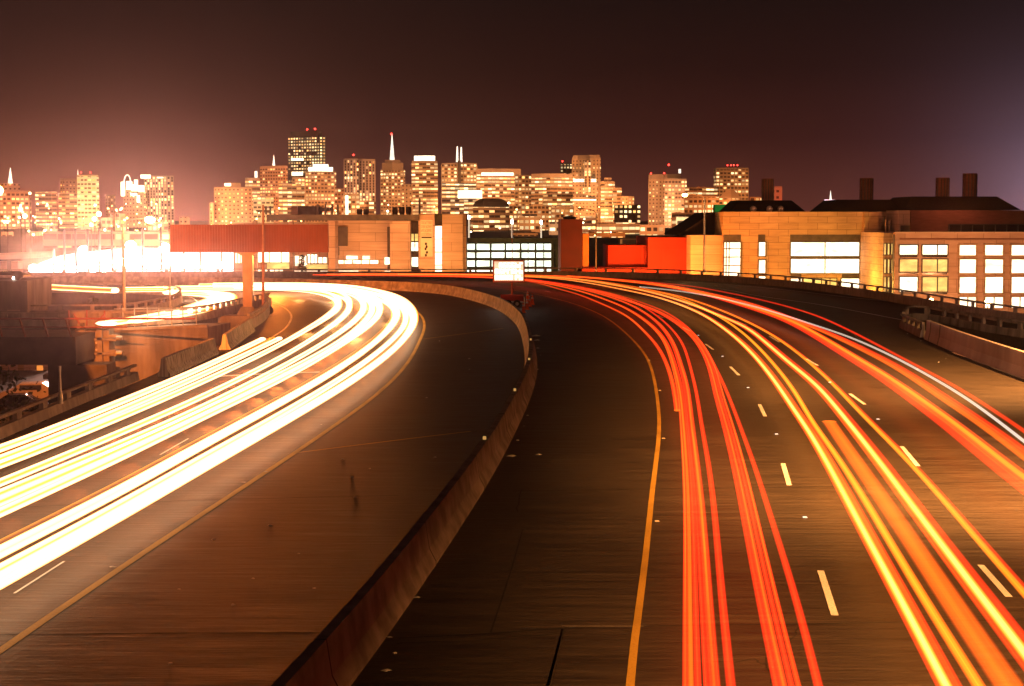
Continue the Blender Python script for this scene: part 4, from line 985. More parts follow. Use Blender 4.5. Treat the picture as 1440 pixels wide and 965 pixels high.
# frontage lamps standing low between the viaduct and the buildings (bases hidden by the parapet)
for i, (px, D_, pw, c_) in enumerate(((1000,192,1500,SOD),(1060,190,1500,(1,.38,.05)),(1130,188,1500,(1,.40,.05)),(1195,192,2300,(1,.50,.06)),(1250,172,3200,(1,.42,.08)),(1310,168,5600,(1,.36,.13)),(1390,166,5600,(1,.36,.13)),(1450,166,5600,(1,.36,.13)),
         (940,194,12000,SOD),(890,196,9000,SOD),(700,212,900,SOD),(640,206,4600,(1,.46,.07)),(600,208,2800,(1,.33,.06)),(545,208,4600,(1,.38,.12)),(490,208,4600,(1,.36,.12)),(430,206,4000,(1,.34,.12)),(370,206,4000,(1,.34,.12)),(820,198,900,SOD))):
    c = P(px, 391, D_); z = -1.6; r_ = empty('frontage_lamp', (c.x, D_, GZ), 'low globe lamp on the frontage road below the viaduct parapet', 'street lamp', 'globe lamps on the frontage road')
    m = MB(); m.cyl((c.x,D_,GZ),(c.x,D_,z-.3),.08,.06,8); m.build('pole', M_dsteel, r_); m = MB(); m.ball((c.x,D_,z),.3,6); m.build('globe', M_sodium, r_)
    point('lamp_light', (c.x, D_-.1, z+.7), pw*1.15, c_, .5)
# ================================================================ SKYLINE
def facade(key, wall, frac, bw, fh, wcol=(1,.46,.12), wst=1.7, glass=(.05,.035,.03), mx=(.16,.84), my=(.28,.78), rowk=.9, seed=0):
    m, t, b = newmat('facade_' + key)
    uv = N(t, 'ShaderNodeUVMap'); sp = N(t, 'ShaderNodeSeparateXYZ'); t.links.new(uv.outputs[0], sp.inputs[0])
    def M(op, a, bb=None, c=None, clamp=False):
        n = N(t, 'ShaderNodeMath', operation=op, use_clamp=clamp)
        for i, x in enumerate((a, bb, c)):
            if x is None: continue
            if isinstance(x, (int, float)): n.inputs[i].default_value = x
            else: t.links.new(x, n.inputs[i])
        return n.outputs[0]
    U = M('DIVIDE', sp.outputs[0], bw); V = M('DIVIDE', sp.outputs[1], fh)
    fu, fv, iu, iv = M('FRACT', U), M('FRACT', V), M('FLOOR', U), M('FLOOR', V)
    mask = M('MULTIPLY', M('MULTIPLY', M('GREATER_THAN', fu, mx[0]), M('LESS_THAN', fu, mx[1])), M('MULTIPLY', M('GREATER_THAN', fv, my[0]), M('LESS_THAN', fv, my[1])))
    cb = N(t, 'ShaderNodeCombineXYZ'); t.links.new(iu, cb.inputs[0]); t.links.new(iv, cb.inputs[1]); cb.inputs[2].default_value = seed + .5
    wn = N(t, 'ShaderNodeTexWhiteNoise'); wn.noise_dimensions = '3D'; t.links.new(cb.outputs[0], wn.inputs[0])
    wr = N(t, 'ShaderNodeTexWhiteNoise'); wr.noise_dimensions = '1D'; t.links.new(M('ADD', iv, seed*7.3+.5), wr.inputs['W'])
    cl = N(t, 'ShaderNodeTexNoise'); cl.inputs['Scale'].default_value = .16; cl.inputs['Detail'].default_value = 1; t.links.new(cb.outputs[0], cl.inputs[0])
    row = M('POWER', wr.outputs[0], 3.0)
    thr = M('MULTIPLY', M('ADD', M('MULTIPLY', row, rowk*3.0), M('MULTIPLY', cl.outputs[0], 1.6)), frac)
    lit = M('LESS_THAN', wn.outputs[0], thr)
    sc = N(t, 'ShaderNodeSeparateColor'); t.links.new(wn.outputs[1], sc.inputs[0])
    br = M('MULTIPLY_ADD', M('POWER', sc.outputs[1], 2.0), 1.5, .35)
    st = M('MULTIPLY', M('MULTIPLY', M('MULTIPLY', mask, lit), br), wst)
    ec = N(t, 'ShaderNodeMix', data_type='RGBA'); ec.inputs[6].default_value = (*wcol, 1); ec.inputs[7].default_value = (1,.78,.40,1); t.links.new(sc.outputs[2], ec.inputs[0])
    bc = N(t, 'ShaderNodeMix', data_type='RGBA'); bc.inputs[6].default_value = (*wall, 1); bc.inputs[7].default_value = (*glass, 1); t.links.new(mask, bc.inputs[0])
    t.links.new(bc.outputs[2], b.inputs['Base Color']); t.links.new(ec.outputs[2], b.inputs['Emission Color']); t.links.new(st, b.inputs['Emission Strength'])
    b.inputs['Roughness'].default_value = .8; b.inputs['Specular IOR Level'].default_value = .1
    m.cycles.emission_sampling = 'NONE'; return m
M_far_plain = rough('far_plain_parapet', (.32,.22,.16), (.38,.27,.20), sc=.02, bump=0)
M_far_dark = rough('far_dark_roof', (.05,.035,.03), (.07,.05,.04), sc=.02, bump=0)
FC = {
 'tan':  lambda s: facade('tan_%d' % s, (.38,.25,.16), .30, 6.5, 6.5, seed=s),
 'tanlit': lambda s: facade('tan_busy_%d' % s, (.40,.27,.17), .52, 7, 7, wst=1.9, seed=s),
 'rows': lambda s: facade('rows_%d' % s, (.33,.21,.13), .62, 8, 6.5, mx=(.03,.97), my=(.32,.78), rowk=1.5, wst=2.0, seed=s),
 'rowsdim': lambda s: facade('rows_dim_%d' % s, (.30,.19,.12), .34, 8, 6.5, mx=(.04,.96), my=(.32,.78), rowk=1.3, wst=2.0, seed=s),
 'dark': lambda s: facade('dark_%d' % s, (.045,.028,.022), .62, 7.4, 6.9, wst=1.9, glass=(.02,.015,.012), mx=(.2,.8), my=(.25,.75), seed=s),
 'vert': lambda s: facade('vert_%d' % s, (.36,.25,.18), .30, 6.6, 5.0, mx=(.42,.92), my=(.1,.92), glass=(.03,.022,.02), wst=2.0, seed=s),
 'dots': lambda s: facade('dots_%d' % s, (.42,.28,.18), .20, 7, 6.5, mx=(.3,.7), my=(.3,.7), wst=1.9, seed=s),
 'pale': lambda s: facade('pale_%d' % s, (.52,.42,.30), .28, 8, 7, mx=(.12,.88), my=(.3,.75), seed=s),
}
sid = [0]
def tower(px0, px1, py, D, style, label, xc=.5, cat='skyscraper', lit=1.0, tiers=(), crown=None, roof=.025, color=(1,.42,.14), name='tower'):
    sid[0] += 1; s = sid[0]
    a = P(px0, py, D); b = P(px1, py, D); W_ = b.x-a.x; H = a.z
    cx = a.x + W_*xc
    A = (a.x, D + W_*xc*.55); C = (cx, D); B = (b.x, D + W_*(1-xc)*.55); E_ = (A[0]+B[0]-C[0], A[1]+B[1]-C[1])
    plan = [A, C, B, E_] if 0 < xc < 1 else [(a.x,D),(b.x,D),(b.x,D+W_*.6),(a.x,D+W_*.6)]
    root = empty(name, (cx, D, GZ), label, cat)
    mat = FC[style](s); hz = H - GZ
    m = MB(); m.prism(plan, GZ, H - hz*roof); m.build('facade', mat, root)
    def scale_plan(f):
        gx = sum(p[0] for p in plan)/4; gy = sum(p[1] for p in plan)/4
        return [(gx+(p[0]-gx)*f, gy+(p[1]-gy)*f) for p in plan]
    m = MB(); m.prism(scale_plan(.985), H-hz*roof+.01, H); m.build('parapet', M_far_plain if style != 'dark' else M_far_dark, root)
    z = H + .02
    for (f, dpx, st) in tiers:
        h = dpx*D/F; m = MB(); m.prism(scale_plan(f), z, z+h)
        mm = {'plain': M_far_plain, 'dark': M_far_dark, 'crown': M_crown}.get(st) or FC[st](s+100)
        m.build('crown' if st == 'crown' else 'upper_tier', mm, root); z += h + .02
    if lit:
        d = 60 + hz*.45
        for k in (-.5, .6) if W_ > 60 else (0,):
            x = cx + W_*k*.8
            spot('city_floodlight', (x, D-d, 3), (cx + W_*k*.3, D+W_*.2, hz*.55), 5.0e5*lit*(d/100)**2, color, 100, 1, 3)
    root['_t'] = 0; del root['_t']
    return root, plan, z, H
def beacon(root, px, py, D, r=1.9):
    c = P(px, py, D); m = MB(); m.cyl((c.x,c.y,c.z-9),(c.x,c.y,c.z-r),.35); p = m.build('beacon_mast', M_dsteel, root); m = MB(); m.ball(c, r*D/3500, 5); m.build('beacon', M_beacon, p)
def spire(root, px, py0, py1, D, w0, mat, part='spire', w1=.12):
    a = P(px, py1, D); t = P(px, py0, D); m = MB(); r = w0/2*D/F; m.cyl(a, t, r, r*w1, 8); m.build(part, mat, root)
def litbox(root, px0, px1, py0, py1, D, mat=None, part='lit_sign', dep=8):
    a = P(px0, py1, D); b = P(px1, py0, D); m = MB(); m.box(a.x, b.x, D-dep, D-.5, a.z, b.z); m.build(part, mat or M_crown, root)
RED = (1,.28,.06); PK = (1,.46,.24)
T = tower
# --- far left quarter
r,*_ = T(-40,38,268,2600,'tanlit','hill of stacked orange lit apartment blocks at far left edge under the white figure',.6,'building',1.6,((.6,10,'dots'),),color=RED,name='apartment_block'); spire(r,14.5,236,258,2560,7,M_spire)
T(45,79,269,2900,'rowsdim','broad plain topped office block left of the pale slim tower',.8,lit=1.3,color=RED)
T(83,106,251,3300,'dots','narrow block standing behind, just left of the pale slim tower',.3,lit=1.0,color=RED)
T(80,106,271,2850,'rowsdim','lower front block with two bright window rows beside the pale slim tower',.5,lit=1.2)
r,p,z,H = T(105,137,246,2800,'pale','pale yellow slim tower with horizontal slots and two red beacons',.62,lit=4.5,color=(1,.62,.25)); beacon(r,114,243,2800,1.6); beacon(r,127,243,2800,1.6); spire(r,109.5,238,246,2800,2,M_spire)
r,*_ = T(112,131,316,2500,'pale','low podium at the foot of the pale slim tower',.5,'building',2.0,name='low_building')
T(147,161,274,3600,'dots','small distant tower alone between the pale slim tower and the white crowned pair',.5,lit=.8,color=PK)
r,p,z,H = T(171,203,262,3000,'dots','tower with a jagged brilliant white crown and lit arch',.5,lit=1.0,color=PK)
litbox(r,171.5,175.5,256,276,3000); litbox(r,179,186,255,267,3000); litbox(r,186,194,260,269,3000); litbox(r,196,203,261,270,3000); litbox(r,185,193,272,275,3000); litbox(r,190,194,262,253,3000); litbox(r,194,197,275,285,3000)
m = MB(); pts = [P(179+4.6*math.cos(k*math.pi/8)*-1, 257-11*math.sin(k*math.pi/8), 2995) for k in range(9)]; m.tube(pts, 1.2, 6); m.build('lit_arch', M_spire, r)
r,*_ = T(198,243,247,3000,'vert','wide ribbed tower with a white lit roof sign at its left corner',.72,lit=1.1,color=PK); litbox(r,199,212,246,251,2990); litbox(r,222,230,249,251,2990,M_spire)
for k,(a_,b_,y_) in enumerate(((0,18,326),(39,62,326),(18,40,345),(160,176,300),(141,158,306),(205,235,312),(62,80,318),(128,142,322))):
    T(a_,b_,y_,1500+k*60,'tanlit' if k % 2 else 'tan',['orange warehouse with a lit stair at the far left edge','orange warehouse with a bright corner stair, second from far left','low dark roofed shed between two orange warehouses','small block below the white crowned tower','low lit block right of the pale slim tower','low block under the ribbed wide tower','low block between warehouses and slim tower','small lit block near the poles'][k],.6,'building',3.5,color=PK,name='low_building')
# long low roof at left
T(60,300,326,900,'rowsdim','very long low flat roofed shed behind the net poles',1,'building',4,color=PK,name='long_shed')
# --- left centre
T(251,266,305,2200,'dots','small pale block left of the big hotel slab',.5,'building',1.6,name='low_building')
r,*_ = T(299,351,263,2700,'dots','broad hotel slab dotted with small lit windows and a lit roof box',.3,lit=1.9,tiers=((.42,6,'plain'),)); litbox(r,317,325,258,262,2690)
T(294,300,285,2680,'dots','thin side wing at the left edge of the hotel slab',.5,'building',1.6,name='side_wing')
r,*_ = T(344,364,250,3000,'rows','bright floor striped tower between the hotel slab and the broad orange one',.2,lit=1.5); litbox(r,359,362,241,250,2990,M_spire)
r,*_ = T(362,404,233,3300,'tan','broad orange brown office tower with a lit window row near its top',.9,lit=1.7,color=RED); spire(r,385,218,233,3300,4,M_spire)
T(354,384,277,2500,'pale','pale yellow front block before the broad orange office tower',.7,lit=2.4,color=(1,.6,.25))
r,*_ = T(401,457,191,3700,'dark','tallest dark tower crowded with yellow windows and two red beacons',.86,lit=.35,tiers=((.85,7,'dark'),),roof=.004,color=PK); beacon(r,432,182,3700); beacon(r,443,181.5,3700); litbox(r,410,427,223,226,3600); litbox(r,411,426,242,247,3600)
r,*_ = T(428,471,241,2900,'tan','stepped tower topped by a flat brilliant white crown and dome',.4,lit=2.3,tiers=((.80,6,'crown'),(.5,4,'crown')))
T(410,430,249,3100,'tanlit','narrow pale tower tucked left of the white crowned stepped one',.5,lit=1.9)
T(391,426,258,2600,'rowsdim','front office block with thin floor lines below the tallest dark tower',.2,lit=2.2)
T(470,484,265,2800,'tan','short block right of the white crowned stepped tower',.4,lit=1.6,color=RED)
r,*_ = T(482,503.5,223,3000,'vert','left half of the ribbed twin towers, with a red beacon',.75,lit=1.0,color=PK); beacon(r,497,218,3000,1.8)
T(504,527,223.5,3040,'vert','right half of the ribbed twin towers, with a column of lit windows',.25,lit=1.0,color=PK)
r,*_ = T(482,505,272,2400,'tanlit','low block with a starry light column in front of the ribbed twin towers',.3,'building',2.0,name='low_building'); litbox(r,486.5,490,275,303,2380,M_spire)
T(505,528,282,2350,'rowsdim','low front block right of the starry light column',.5,'building',1.6,name='low_building')
r,*_ = T(534,569,238,3200,'tan','broad shouldered tower standing under the white pyramid spire',.5,lit=1.7,tiers=((.86,9,'plain'),(.62,4,'plain'))); 
r2 = empty('spire_tower', (P(550.5,0,4300).x,4300,GZ), 'slender white lit pyramid spire with a red tip', 'skyscraper'); c = P(550.5,188,4300); bz = P(550.5,310,4300).z
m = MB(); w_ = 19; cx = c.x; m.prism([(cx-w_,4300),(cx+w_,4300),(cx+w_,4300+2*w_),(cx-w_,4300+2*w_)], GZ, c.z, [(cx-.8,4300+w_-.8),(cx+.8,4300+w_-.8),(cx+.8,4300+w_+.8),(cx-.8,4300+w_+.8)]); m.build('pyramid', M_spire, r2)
c = P(550.5,188.5,4319); m = MB(); m.ball(c, 2.8, 5); m.build('beacon', M_beacon, r2)
T(564,580,259,2700,'dots','short block between the shouldered tower and the white topped one',.5,lit=1.6)
r,*_ = T(578,615,226,3000,'rows','boxy tower with a white glowing roof band and bright floors',.52,lit=1.9,tiers=((.8,7,'crown'),))
r,*_ = T(620,671,229,3100,'tanlit','wide tower split by a dark spine between two white lit masts',.5,lit=1.4)
m = MB(); a, b = P(644,320,3090), P(648,226,3090); m.box(a.x,b.x,3085,3099,a.z,b.z); m.build('dark_spine', M_far_dark, r)
spire(r,643,206,228,3090,3.6,M_spire,'lit_mast',.5); spire(r,648.6,207,228,3090,3.6,M_spire,'lit_mast',.5)
r,*_ = T(621,669,257,2600,'rows','greenish front block carrying a wide white glowing box',.2,lit=.8,color=PK); litbox(r,644,678,268,279,2560)
T(652,690,284,2400,'rows','low bright banded block under the glowing white box',.5,'building',1.0,name='low_building')
r,*_ = T(670,733,237,3000,'rows','very wide round shouldered office block with blazing floor bands',.35,lit=1.5,roof=.10)
litbox(r,677,722,243,247,2960,M_crown,'lit_band')
T(724,747,246,2900,'tanlit','office block with busy yellow windows right of the round shouldered one',.3,lit=1.5)
r,p,z,H = T(665,716,291,2100,'rows','office block with a dark curved hat roof and even rows of lights',.25,lit=.9,roof=.01)
m = MB(); n = 8
for k in range(n):
    f0, f1 = k/n, (k+1)/n; s0, s1 = math.cos(f0*math.pi/2), math.cos(f1*math.pi/2)*1.0
    gx = sum(q[0] for q in p)/4; gy = sum(q[1] for q in p)/4
    P0 = [(gx+(q[0]-gx)*(.35+.65*s0), gy+(q[1]-gy)*(.35+.65*s0)) for q in p]; P1 = [(gx+(q[0]-gx)*(.35+.65*s1), gy+(q[1]-gy)*(.35+.65*s1)) for q in p]
    m.prism(P0, z+11*math.sin(f0*math.pi/2), z+11*math.sin(f1*math.pi/2)-.02, P1)
m.build('hat_roof', M_far_dark, r)
r,*_ = T(747,806,244,3000,'rowsdim','very wide low office slab with sparse lit floors left of the main right tower',.46,lit=1.1,roof=.08)
r,*_ = T(788,804,229,3400,'dark','small dark tower with a red beacon peeping behind the wide slab',.5,lit=.3); beacon(r,791,227,3400,1.6)
r,*_ = T(805,845,221,3000,'dots','tall pale tower with deep central slot and bright middle floors',.85,lit=2.0,roof=.02,tiers=((.93,3,'plain'),))
m = MB(); a, b = P(821.5,270,2985), P(831,226,2985); m.box(a.x,b.x,2978,2999,a.z,b.z); m.build('dark_slot', FC['vert'](301), r)
for y in (252,254.5,280.5): litbox(r,806,838,y,y+1.6,2994,M_crown,'lit_floor')
T(845,865,255,2950,'rows','stepped office block right of the tall pale tower',.4,lit=1.4,tiers=((.5,5,'plain'),))
T(862,874.5,264,2900,'rowsdim','plain topped block, second step down right of the tall pale tower',.5,lit=1.6)
T(874,892,276,2900,'dots','low plain block, last step down right of the tall pale tower',.5,lit=1.1)
T(864,902,288,2300,'dark','dark bulky block sprinkled with lights behind the red hall',.3,'building',.4,name='low_building')
T(764,806,272,2500,'rows','middle block with lit bands before the wide office slab',.4,'building',1.2,name='low_building')
r,*_ = T(775,808,290,2200,'tanlit','low busy block beside the dark red tower',.6,'building',1.2,name='low_building')
T(716,772,289,2300,'tan','rose coloured low block with a few lit windows above the garage',.7,'building',1.6,name='low_building')
T(730,760,304,1900,'tanlit','brown hip roofed block above the garage',.5,'building',1.2,((.7,3,'dark'),),name='low_building')
T(718,757,328,1500,'tan','round roofed old depot just above the garage roof',.5,'building',.9,((.8,2,'dark'),(.5,2,'dark')),name='low_building')
T(772,790,312,1600,'pale','plain mauve block left of the dark red tower',.2,'building',.8,color=PK,name='low_building')
T(815,838,304,1800,'rowsdim','mauve striped block right of the dark red tower',.1,'building',1.1,color=PK,name='low_building')
T(838,902,313,1700,'rows','long low block with lit floors behind the slim unlit lamp',.4,'building',1.2,name='low_building')
T(828,880,326,1400,'tanlit','low orange roofed row behind the slim unlit lamp',.6,'building',1.4,color=RED,name='low_building')
T(900,936,316,1600,'tanlit','low orange block with two bright window rows left of the red hall corner',.4,'building',1.6,color=RED,name='low_building')
T(872,912,336,700,'pale','plain beige shed with a curved shadow above the red hall',1,'building',.5,name='low_building')
# --- right
r,*_ = T(913,959,245,3000,'dots','left tower of the beaconed pair with a ribbed top',.55,lit=.9,roof=.09,color=PK); beacon(r,915.5,244,3000,1.6); beacon(r,934,243.5,3000,1.6); beacon(r,940.5,232,3000,2)
litbox(r,954,957,238,244,2990,M_spire)
T(935,967,251,2950,'tanlit','right tower of the beaconed pair with many yellow windows',.3,lit=1.1,color=PK)
T(964,1011,263,2700,'rows','broad terrace stepped block behind the tall street lamp',.4,lit=1.3,color=RED)
T(964,1012,276,2300,'tanlit','lower orange block behind the tall street lamp',.7,'building',1.5,color=RED,name='low_building')
r,*_ = T(1007,1053,236,2900,'tan','square grid tower with four red beacons in a row on top',1,lit=1.5,roof=.03)
for px in (1023,1028,1032,1037): beacon(r,px,232.5,2900,1.5)
r,p,z,H = T(1012,1044,278,2300,'tan','block with a dark pyramid roof in front of the four beacon tower',.5,'building',1.5,name='low_building')
m = MB(); gx = sum(q[0] for q in p)/4; gy = sum(q[1] for q in p)/4; m.prism(p, z, z+12, [(gx+(q[0]-gx)*.25, gy+(q[1]-gy)*.25) for q in p]); m.build('pyramid_roof', M_far_plain, r)
T(951,1003,305,1500,'pale','white low office with grid windows left of the dark sloping roof',.05,'building',3.2,color=(1,.75,.45),name='low_building')
T(945,1004,299,1650,'rowsdim','grey roofed long block behind the white low office',.1,'building',.4,color=PK,name='low_building')
o = T(1005,1036,288,1200,'dark','plain green screened box above the dark sloping roof',1,'building',.5,color=(.4,1,.4),name='green_box')[0]
for ch in o.children: ch.data.materials[0] = rough('green_screen', (.03,.20,.05), (.04,.24,.07), sc=.1, bump=0)
T(1055,1072,277,1900,'tan','low lit block left of the first exhaust stack',.5,'building',1.6,color=RED,name='low_building')
T(1089,1100,262,1700,'dots','small deep red tower right of the first exhaust stack',1,'building',.9,color=(1,.1,.05),name='low_building')
o = T(1160,1173,281,2100,'dots','white glowing turret with a needle between the dark roofs',.5,'tower',1.2); litbox(o[0],1159,1174,281,291,2080,emis('pink_white_crown',(1,.75,.95),2.2,False)); spire(o[0],1168,268,281,2090,3,M_spire)
# starry street lights scattered low in the city
random.seed(21)
M_star = emis('city_star_lamp', (1,.80,.45), 10, False); M_stro = emis('city_sodium_lamp', (1,.55,.18), 10, False)
for k in range(96):
    px = random.uniform(4, 930) if k < 60 else random.uniform(2, 240); py = random.uniform(285, 332)
    if 240 < px < 300 and py < 300: continue
    D = random.uniform(1000, 1300); c = P(px, py, D)
    m = MB(); m.ball(c, random.uniform(.35,.8), 4); p_ = m.build('lamp_glass', M_star if k % 2 else M_stro)
    m = MB(); m.cyl((c.x,c.y,GZ),(c.x,c.y,c.z-.3),.12,.1,6); r_ = empty('lamp_mast', (c.x,c.y,GZ), 'distant mast lamp glinting before the low city blocks', 'lamp mast', 'mast lamps of the low city'); q = m.build('pole', M_dsteel, r_)
    p_.parent = r_; p_.matrix_parent_inverse = r_.matrix_basis.inverted()
# the glaring sodium lamp at far left edge
c = P(-2,268,420); r_ = empty('mast_light', (c.x,420,GZ), 'huge glaring orange lamp cut by the left edge of the picture', 'lamp mast'); m = MB(); m.ball(c, 1.15, 8); m.build('lamp_glass', emis('glaring_sodium', (1,.72,.25), 40, False), r_)
m = MB(); m.cyl((c.x,420,GZ),(c.x,420,c.z-1),.3,.2); m.build('pole', M_dsteel, r_)
for i,(px,py,s) in enumerate(((42,272,.5),(29,295,.9),(35,304,1.0),(139,301,1.1),(133,308,1.0),(128,316,.7),(225,318,.7),(10,312,.6))):
    c = P(px,py,700); r_ = empty('mast_light', (c.x,700,GZ), 'bright white mast lamp among the left hand blocks', 'lamp mast', 'white mast lamps at left'); m = MB(); m.ball(c, s, 6); m.build('lamp_glass', M_star, r_)
    m = MB(); m.cyl((c.x,700,GZ),(c.x,700,c.z-.8),.2,.15); m.build('pole', M_dsteel, r_)

# ================================================================ LEFT: overpass, pier, street below
r = empty('overpass', P(20,360,300), 'pale elevated road on slender piers at far left behind the floodlights', 'overpass')
a, b = P(-60,370,300), P(30,352,330); m = MB(); m.prism([(a.x,300),(b.x+4,330),(b.x+4,338),(a.x,308)], P(0,368,300).z, P(0,359,300).z); m.build('deck', M_wall_pale, r)
for px in (3,25): m = MB(); c = P(px,365,305); m.box(c.x-.6,c.x+.6,303,306,GZ,P(0,368.2,300).z); m.build('pier', M_wall_pale, r)
D = 112; r = empty('pylon', P(20,440,D), 'dark brown square concrete block at the left edge above the railing', 'pylon')
m = MB(); pbox(m, -60, 395, 38, 436, D, 6); m.build('block', M_concd, r); m = MB(); pbox(m, 29, 436.1, 38, 470, D, 5); m.build('leg', M_concd, r)
r = empty('parked_truck', P(8,395,D), 'dark vehicle parked on top of the block at the left edge', 'truck')
m = MB(); c = P(0,395,D); e = P(14,383,D); f_ = P(26,390,D)
m.prism([(c.x-3,D+1),(e.x,D+1),(e.x,D+3),(c.x-3,D+3)], c.z+.35, e.z, [(c.x-3,D+1.15),(e.x-.35,D+1.15),(e.x-.35,D+2.85),(c.x-3,D+2.85)]); m.build('cab', M_carp, r)
m = MB(); m.box(e.x+.002,f_.x,D+1,D+3,c.z+.35,f_.z); m.build('hood', M_carp, r)
m = MB(); m.box(c.x+.15,c.x+.55,D+.93,D+.999,c.z+.45,e.z-.08) ; m.build('window', M_glass_d, r)
for x in (c.x-1.6, f_.x-.35): m = MB(); m.cyl((x,D+.95,c.z+.33),(x,D+1.25,c.z+.33),.32,.32,14); m.build('wheel', M_black, r)
m = MB(); q = P(13,392,D); m.ball((q.x,D+.95,q.z),.07,6); m.build('lamp', M_lampw, r)
# street under the girder
r = empty('street_house', P(50,540,170), 'orange lit low house front seen beneath the dark girder', 'building')
m = MB(); a, b = P(-60,545,170), P(72,505,170); m.box(a.x,b.x,170,180,GZ,0.5); m.build('wall', M_wall_pale, r)
for (u,v) in ((2,12),(26,34)): win(r,u,512,v,545,170,M_wall_tan,M_wall_pale,part='door',proud=.08)
win(r,52,514,61,522,170,emis('orange_lit_window', (1,.32,.05), .9),M_wall_tan,part='window')
def car(x, y, rz, mat, label, s=1.0):
    r = empty('parked_car', (0,0,0), label, 'car', 'cars parked in the street below')
    body = [(-2.1,.35),(-2.15,.75),(-1.5,.92),(-.8,1.38),(.75,1.42),(1.5,.95),(2.1,.85),(2.15,.35)]
    m = MB(); m.sweep([Vector((0,-.85,0)),Vector((0,.85,0))], [(-a_,b_) for a_,b_ in body]); m.build('body', mat, r)
    m = MB(); m.box(-.75,.7,-.87,-.852,.98,1.30); m.build('side_window', M_glass_d, r)
    for wx in (-1.35,1.35):
        for wy in (-.8,.8): m = MB(); m.cyl((wx,wy-.1,.32),(wx,wy+.1,.32),.32,.32,14); m.build('wheel', M_black, r)
    m = MB(); m.ball((2.12,-.6,.65),.09,5); m.build('headlight', M_glass_d, r)
    r.location = (x,y,GZ); r.rotation_euler = (0,0,rz); r.scale = (s,s,s)
for (px, D, mat, lb, s) in ((46,140,M_carl,'pale rounded van lit orange under the girder',1.25),(24,134,M_carp,'dark car nearest in the street under the girder',1.0),(94,158,M_carp,'dark car farther back, right of the thin pole, under the girder',1.0)):
    car(P(px,540,D).x, D, R(8), mat, lb, s)
def shrub(px, D, zc, s, label, n=420):
    c = Vector((P(px,560,D).x, D, GZ)); r = empty('shrub', c, label, 'shrub', None)
    rnd = random.Random(int(px*7+D)); m = MB()
    for _ in range(n):
        u = rnd.gauss(0,.45); v = rnd.gauss(0,.35); w_ = rnd.random()
        k = Vector((c.x+u*s*1.6, c.y+v*s, GZ+zc*w_*(1.1-abs(u)*.5)))
        d1 = Vector((rnd.uniform(-1,1),rnd.uniform(-1,1),rnd.uniform(-1,1))).normalized()*.22; d2 = Vector((rnd.uniform(-1,1),rnd.uniform(-1,1),rnd.uniform(-1,1))).normalized()*.16
        m.face([k-d1, k+d2, k+d1, k-d2])
    m.build('foliage', M_leaf, r); m = MB(); 
    for j in range(4): m.cyl((c.x+(j-1.5)*s*.4,c.y,GZ),(c.x+(j-1.5)*s*.7,c.y,GZ+zc*.6),.06,.03,6)
    m.build('stem', M_bark, r)
shrub(-12,92,5.0,3.2,'dark bush at the left edge behind the near parapet'); shrub(22,96,4.0,3.2,'reddish lit low bush behind the left parapet rail'); shrub(60,100,3.4,3.0,'dark low bush beneath the girder opening'); shrub(5,118,5.0,2.4,'dark bush before the orange house')
def conifer(px, D, ytop, label):
    c = P(px, 0, D); t = P(px, ytop, D).z; r = empty('conifer', (c.x,D,GZ), label, 'tree'); rnd = random.Random(3)
    m = MB(); m.cyl((c.x,D,GZ),(c.x,D,t),.16,.02,8); m.build('trunk', M_bark, r); m = MB()
    for _ in range(900):
        f = rnd.random()**.7; z = t-(t-GZ)*.75*f; rr = .15+2.0*f*rnd.random(); a_ = rnd.random()*6.283
        k = Vector((c.x+rr*math.cos(a_), D+rr*math.sin(a_), z-.25*rr)); o_ = Vector((math.cos(a_),math.sin(a_),-.3))*.28; s_ = Vector((-math.sin(a_),math.cos(a_),.3))*.09
        m.face([k-o_-s_, k+o_-s_, k+o_+s_, k-o_+s_])
    m.build('crown', M_leaf, r)
conifer(123,128,417,'small dark conifer poking up beside the pier head'); conifer(132,131,432,'lower bushy conifer right beside the taller one')
conifer(421,214,358,'thin dark young tree before the pale campus building')
# street lamps that light the left side: one on the parapet out of view to the left, one over the ramp
def lampxyz(x, y, z0, h, label, power, color=SOD, arm=1.6):
    r = empty('street_lamp', (x,y,z0), label, 'street lamp', 'street lamps along the left parapet')
    m = MB(); m.cyl((x,y,z0),(x,y,z0+h),.14,.08,10); m.build('pole', M_steel, r)
    m = MB(); m.tube([(x,y,z0+h-.05),(x+arm*.5,y,z0+h+.22),(x+arm,y,z0+h+.28)],.05); m.build('arm', M_steel, r)
    m = MB(); m.ball((x+arm+.3,y,z0+h+.25),.42,6,(1,.55,.3)); h_ = m.build('lamp_head', M_steel, r, True); m = MB(); m.ball((x+arm+.3,y,z0+h+.10),.24,6,(1,.9,.7)); m.build('lamp_glass', M_sodium, h_)
    point('lamp_light', (x+arm+.3,y,z0+h-.25), power, color, .15)
lampxyz(-22.5,58,GZ,18.5,'street lamp standing left of the frame beside the viaduct',500,arm=2.6)
spot('lamp_light', (-19.6,58,9.2), (-21.5,104,-1), 2.2e5, SOD, 40, .7, .03)
r = empty('added_shade_board', (-22.5,62,GZ), 'unseen dark board on two posts, added to shade the left girder', 'road sign')  # unseen board added beside the lamp to cast the diagonal shadow
m = MB(); pl = [(-24.5,7.4),(-19.97,7.4),(-20.55,8.95),(-24.5,8.95)]
m.face([(x,62,z) for x, z in pl]); m.face([(x,62.06,z) for x, z in pl][::-1])
for k in range(4): (x0,z0_),(x1,z1_) = pl[k], pl[(k+1)%4]; m.face([(x0,62,z0_),(x1,62,z1_),(x1,62.06,z1_),(x0,62.06,z0_)])
m.build('board', M_dsteel, r)
for x in (-24,-21.5): m = MB(); m.cyl((x,62.2,GZ),(x,62.2,8.6),.07); m.build('post', M_steel, r)
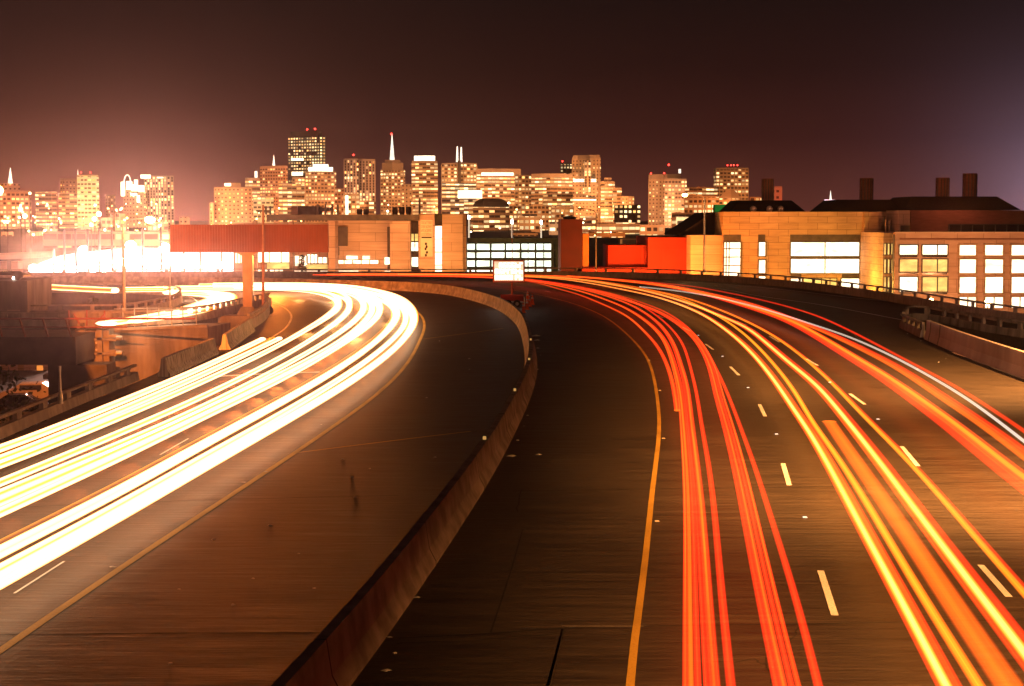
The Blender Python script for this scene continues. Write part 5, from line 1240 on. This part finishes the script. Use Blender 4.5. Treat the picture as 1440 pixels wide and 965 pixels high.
spot('lamp_light', (17.4,36,9.5), (23.2,76,.6), 26000, (1,.62,.50), 36, .8, .1)  # added spot brightening the pale gore barrier, no lamp of its own
lampxyz(-24,150,GZ,13,'street lamp behind the sign, rising from the street below',9000)
def added_cutoff_lamp(x, y, tx, ty, label, power, color=(1,.42,.11)):  # unseen lamps added to brighten the right carriageway
    r = empty('street_lamp', (x,y,0), label, 'street lamp', 'lamps added right of the frame')
    m = MB(); m.cyl((x,y,GZ),(x,y,9.4),.13,.08,10); m.build('pole', M_steel, r)
    ax = -5.0; m = MB(); m.tube([(x,y,9.35),(x+ax*.5,y,9.7),(x+ax,y,9.8)],.05); m.build('arm', M_steel, r)
    m = MB(); m.box(x+ax-.45,x+ax+.2,y-.17,y+.17,9.74,9.92); h_ = m.build('lamp_head', M_steel, r); m = MB(); m.box(x+ax-.4,x+ax+.1,y-.13,y+.13,9.70,9.737); m.build('lamp_glass', M_lampw, h_)
    drop = .36*(9.62)/(x+ax-.15-tx); m = MB(); m.box(x+ax-.54,x+ax-.51,y-1.0,y+3.6,9.62-drop,9.93); m.build('added_shield', M_dsteel, r)  # added plate keeps the light off the median and left road
    m = MB(); m.box(x+ax-.508,x+ax-.452,y-.05,y+.05,9.8,9.86); m.build('bracket', M_dsteel, r)
    spot('lamp_light', (x+ax-.15,y,9.62), (tx+7,y+10,0), power, color, 124, 1, .04)
added_cutoff_lamp(22.6,10,.9,22,'first lamp added right of the frame to brighten the road',117000)
added_cutoff_lamp(22.7,36,3.2,50,'second lamp added right of the frame to brighten the road',85800)
added_cutoff_lamp(31.5,62,7.5,84,'third lamp added right of the frame to brighten the road',97500)
for px, py in ((1080,272),(1218,272),(1332,270),(1364,266)):
    c = P(px, py, 198); point('roof_light', c, 350, (1,.30,.14), .3)  # added points brightening the exhaust stacks, no lamp stands here
point('lamp_light', P(62,520,152), 260, SOD, .3); point('lamp_light', (P(80,430,135).x,135,-1.5), 5000, SOD, .3)
HAZE_DENSITY = 5e-5
# ================================================================ AIR
if HAZE_DENSITY > 0:
    m, t, b = newmat('city_haze'); t.nodes.remove(b)
    v = N(t, 'ShaderNodeVolumePrincipled'); v.inputs['Color'].default_value = (1, .66, .56, 1); v.inputs['Density'].default_value = HAZE_DENSITY
    v.inputs['Anisotropy'].default_value = .94
    t.links.new(v.outputs[0], t.nodes['Material Output'].inputs['Volume'])
    h = MB(); h.box(-4200, 4200, -120, 5200, GZ-1, 300)
    tag(h.build('haze', m), 'thin warm night haze over the city', kind='stuff')
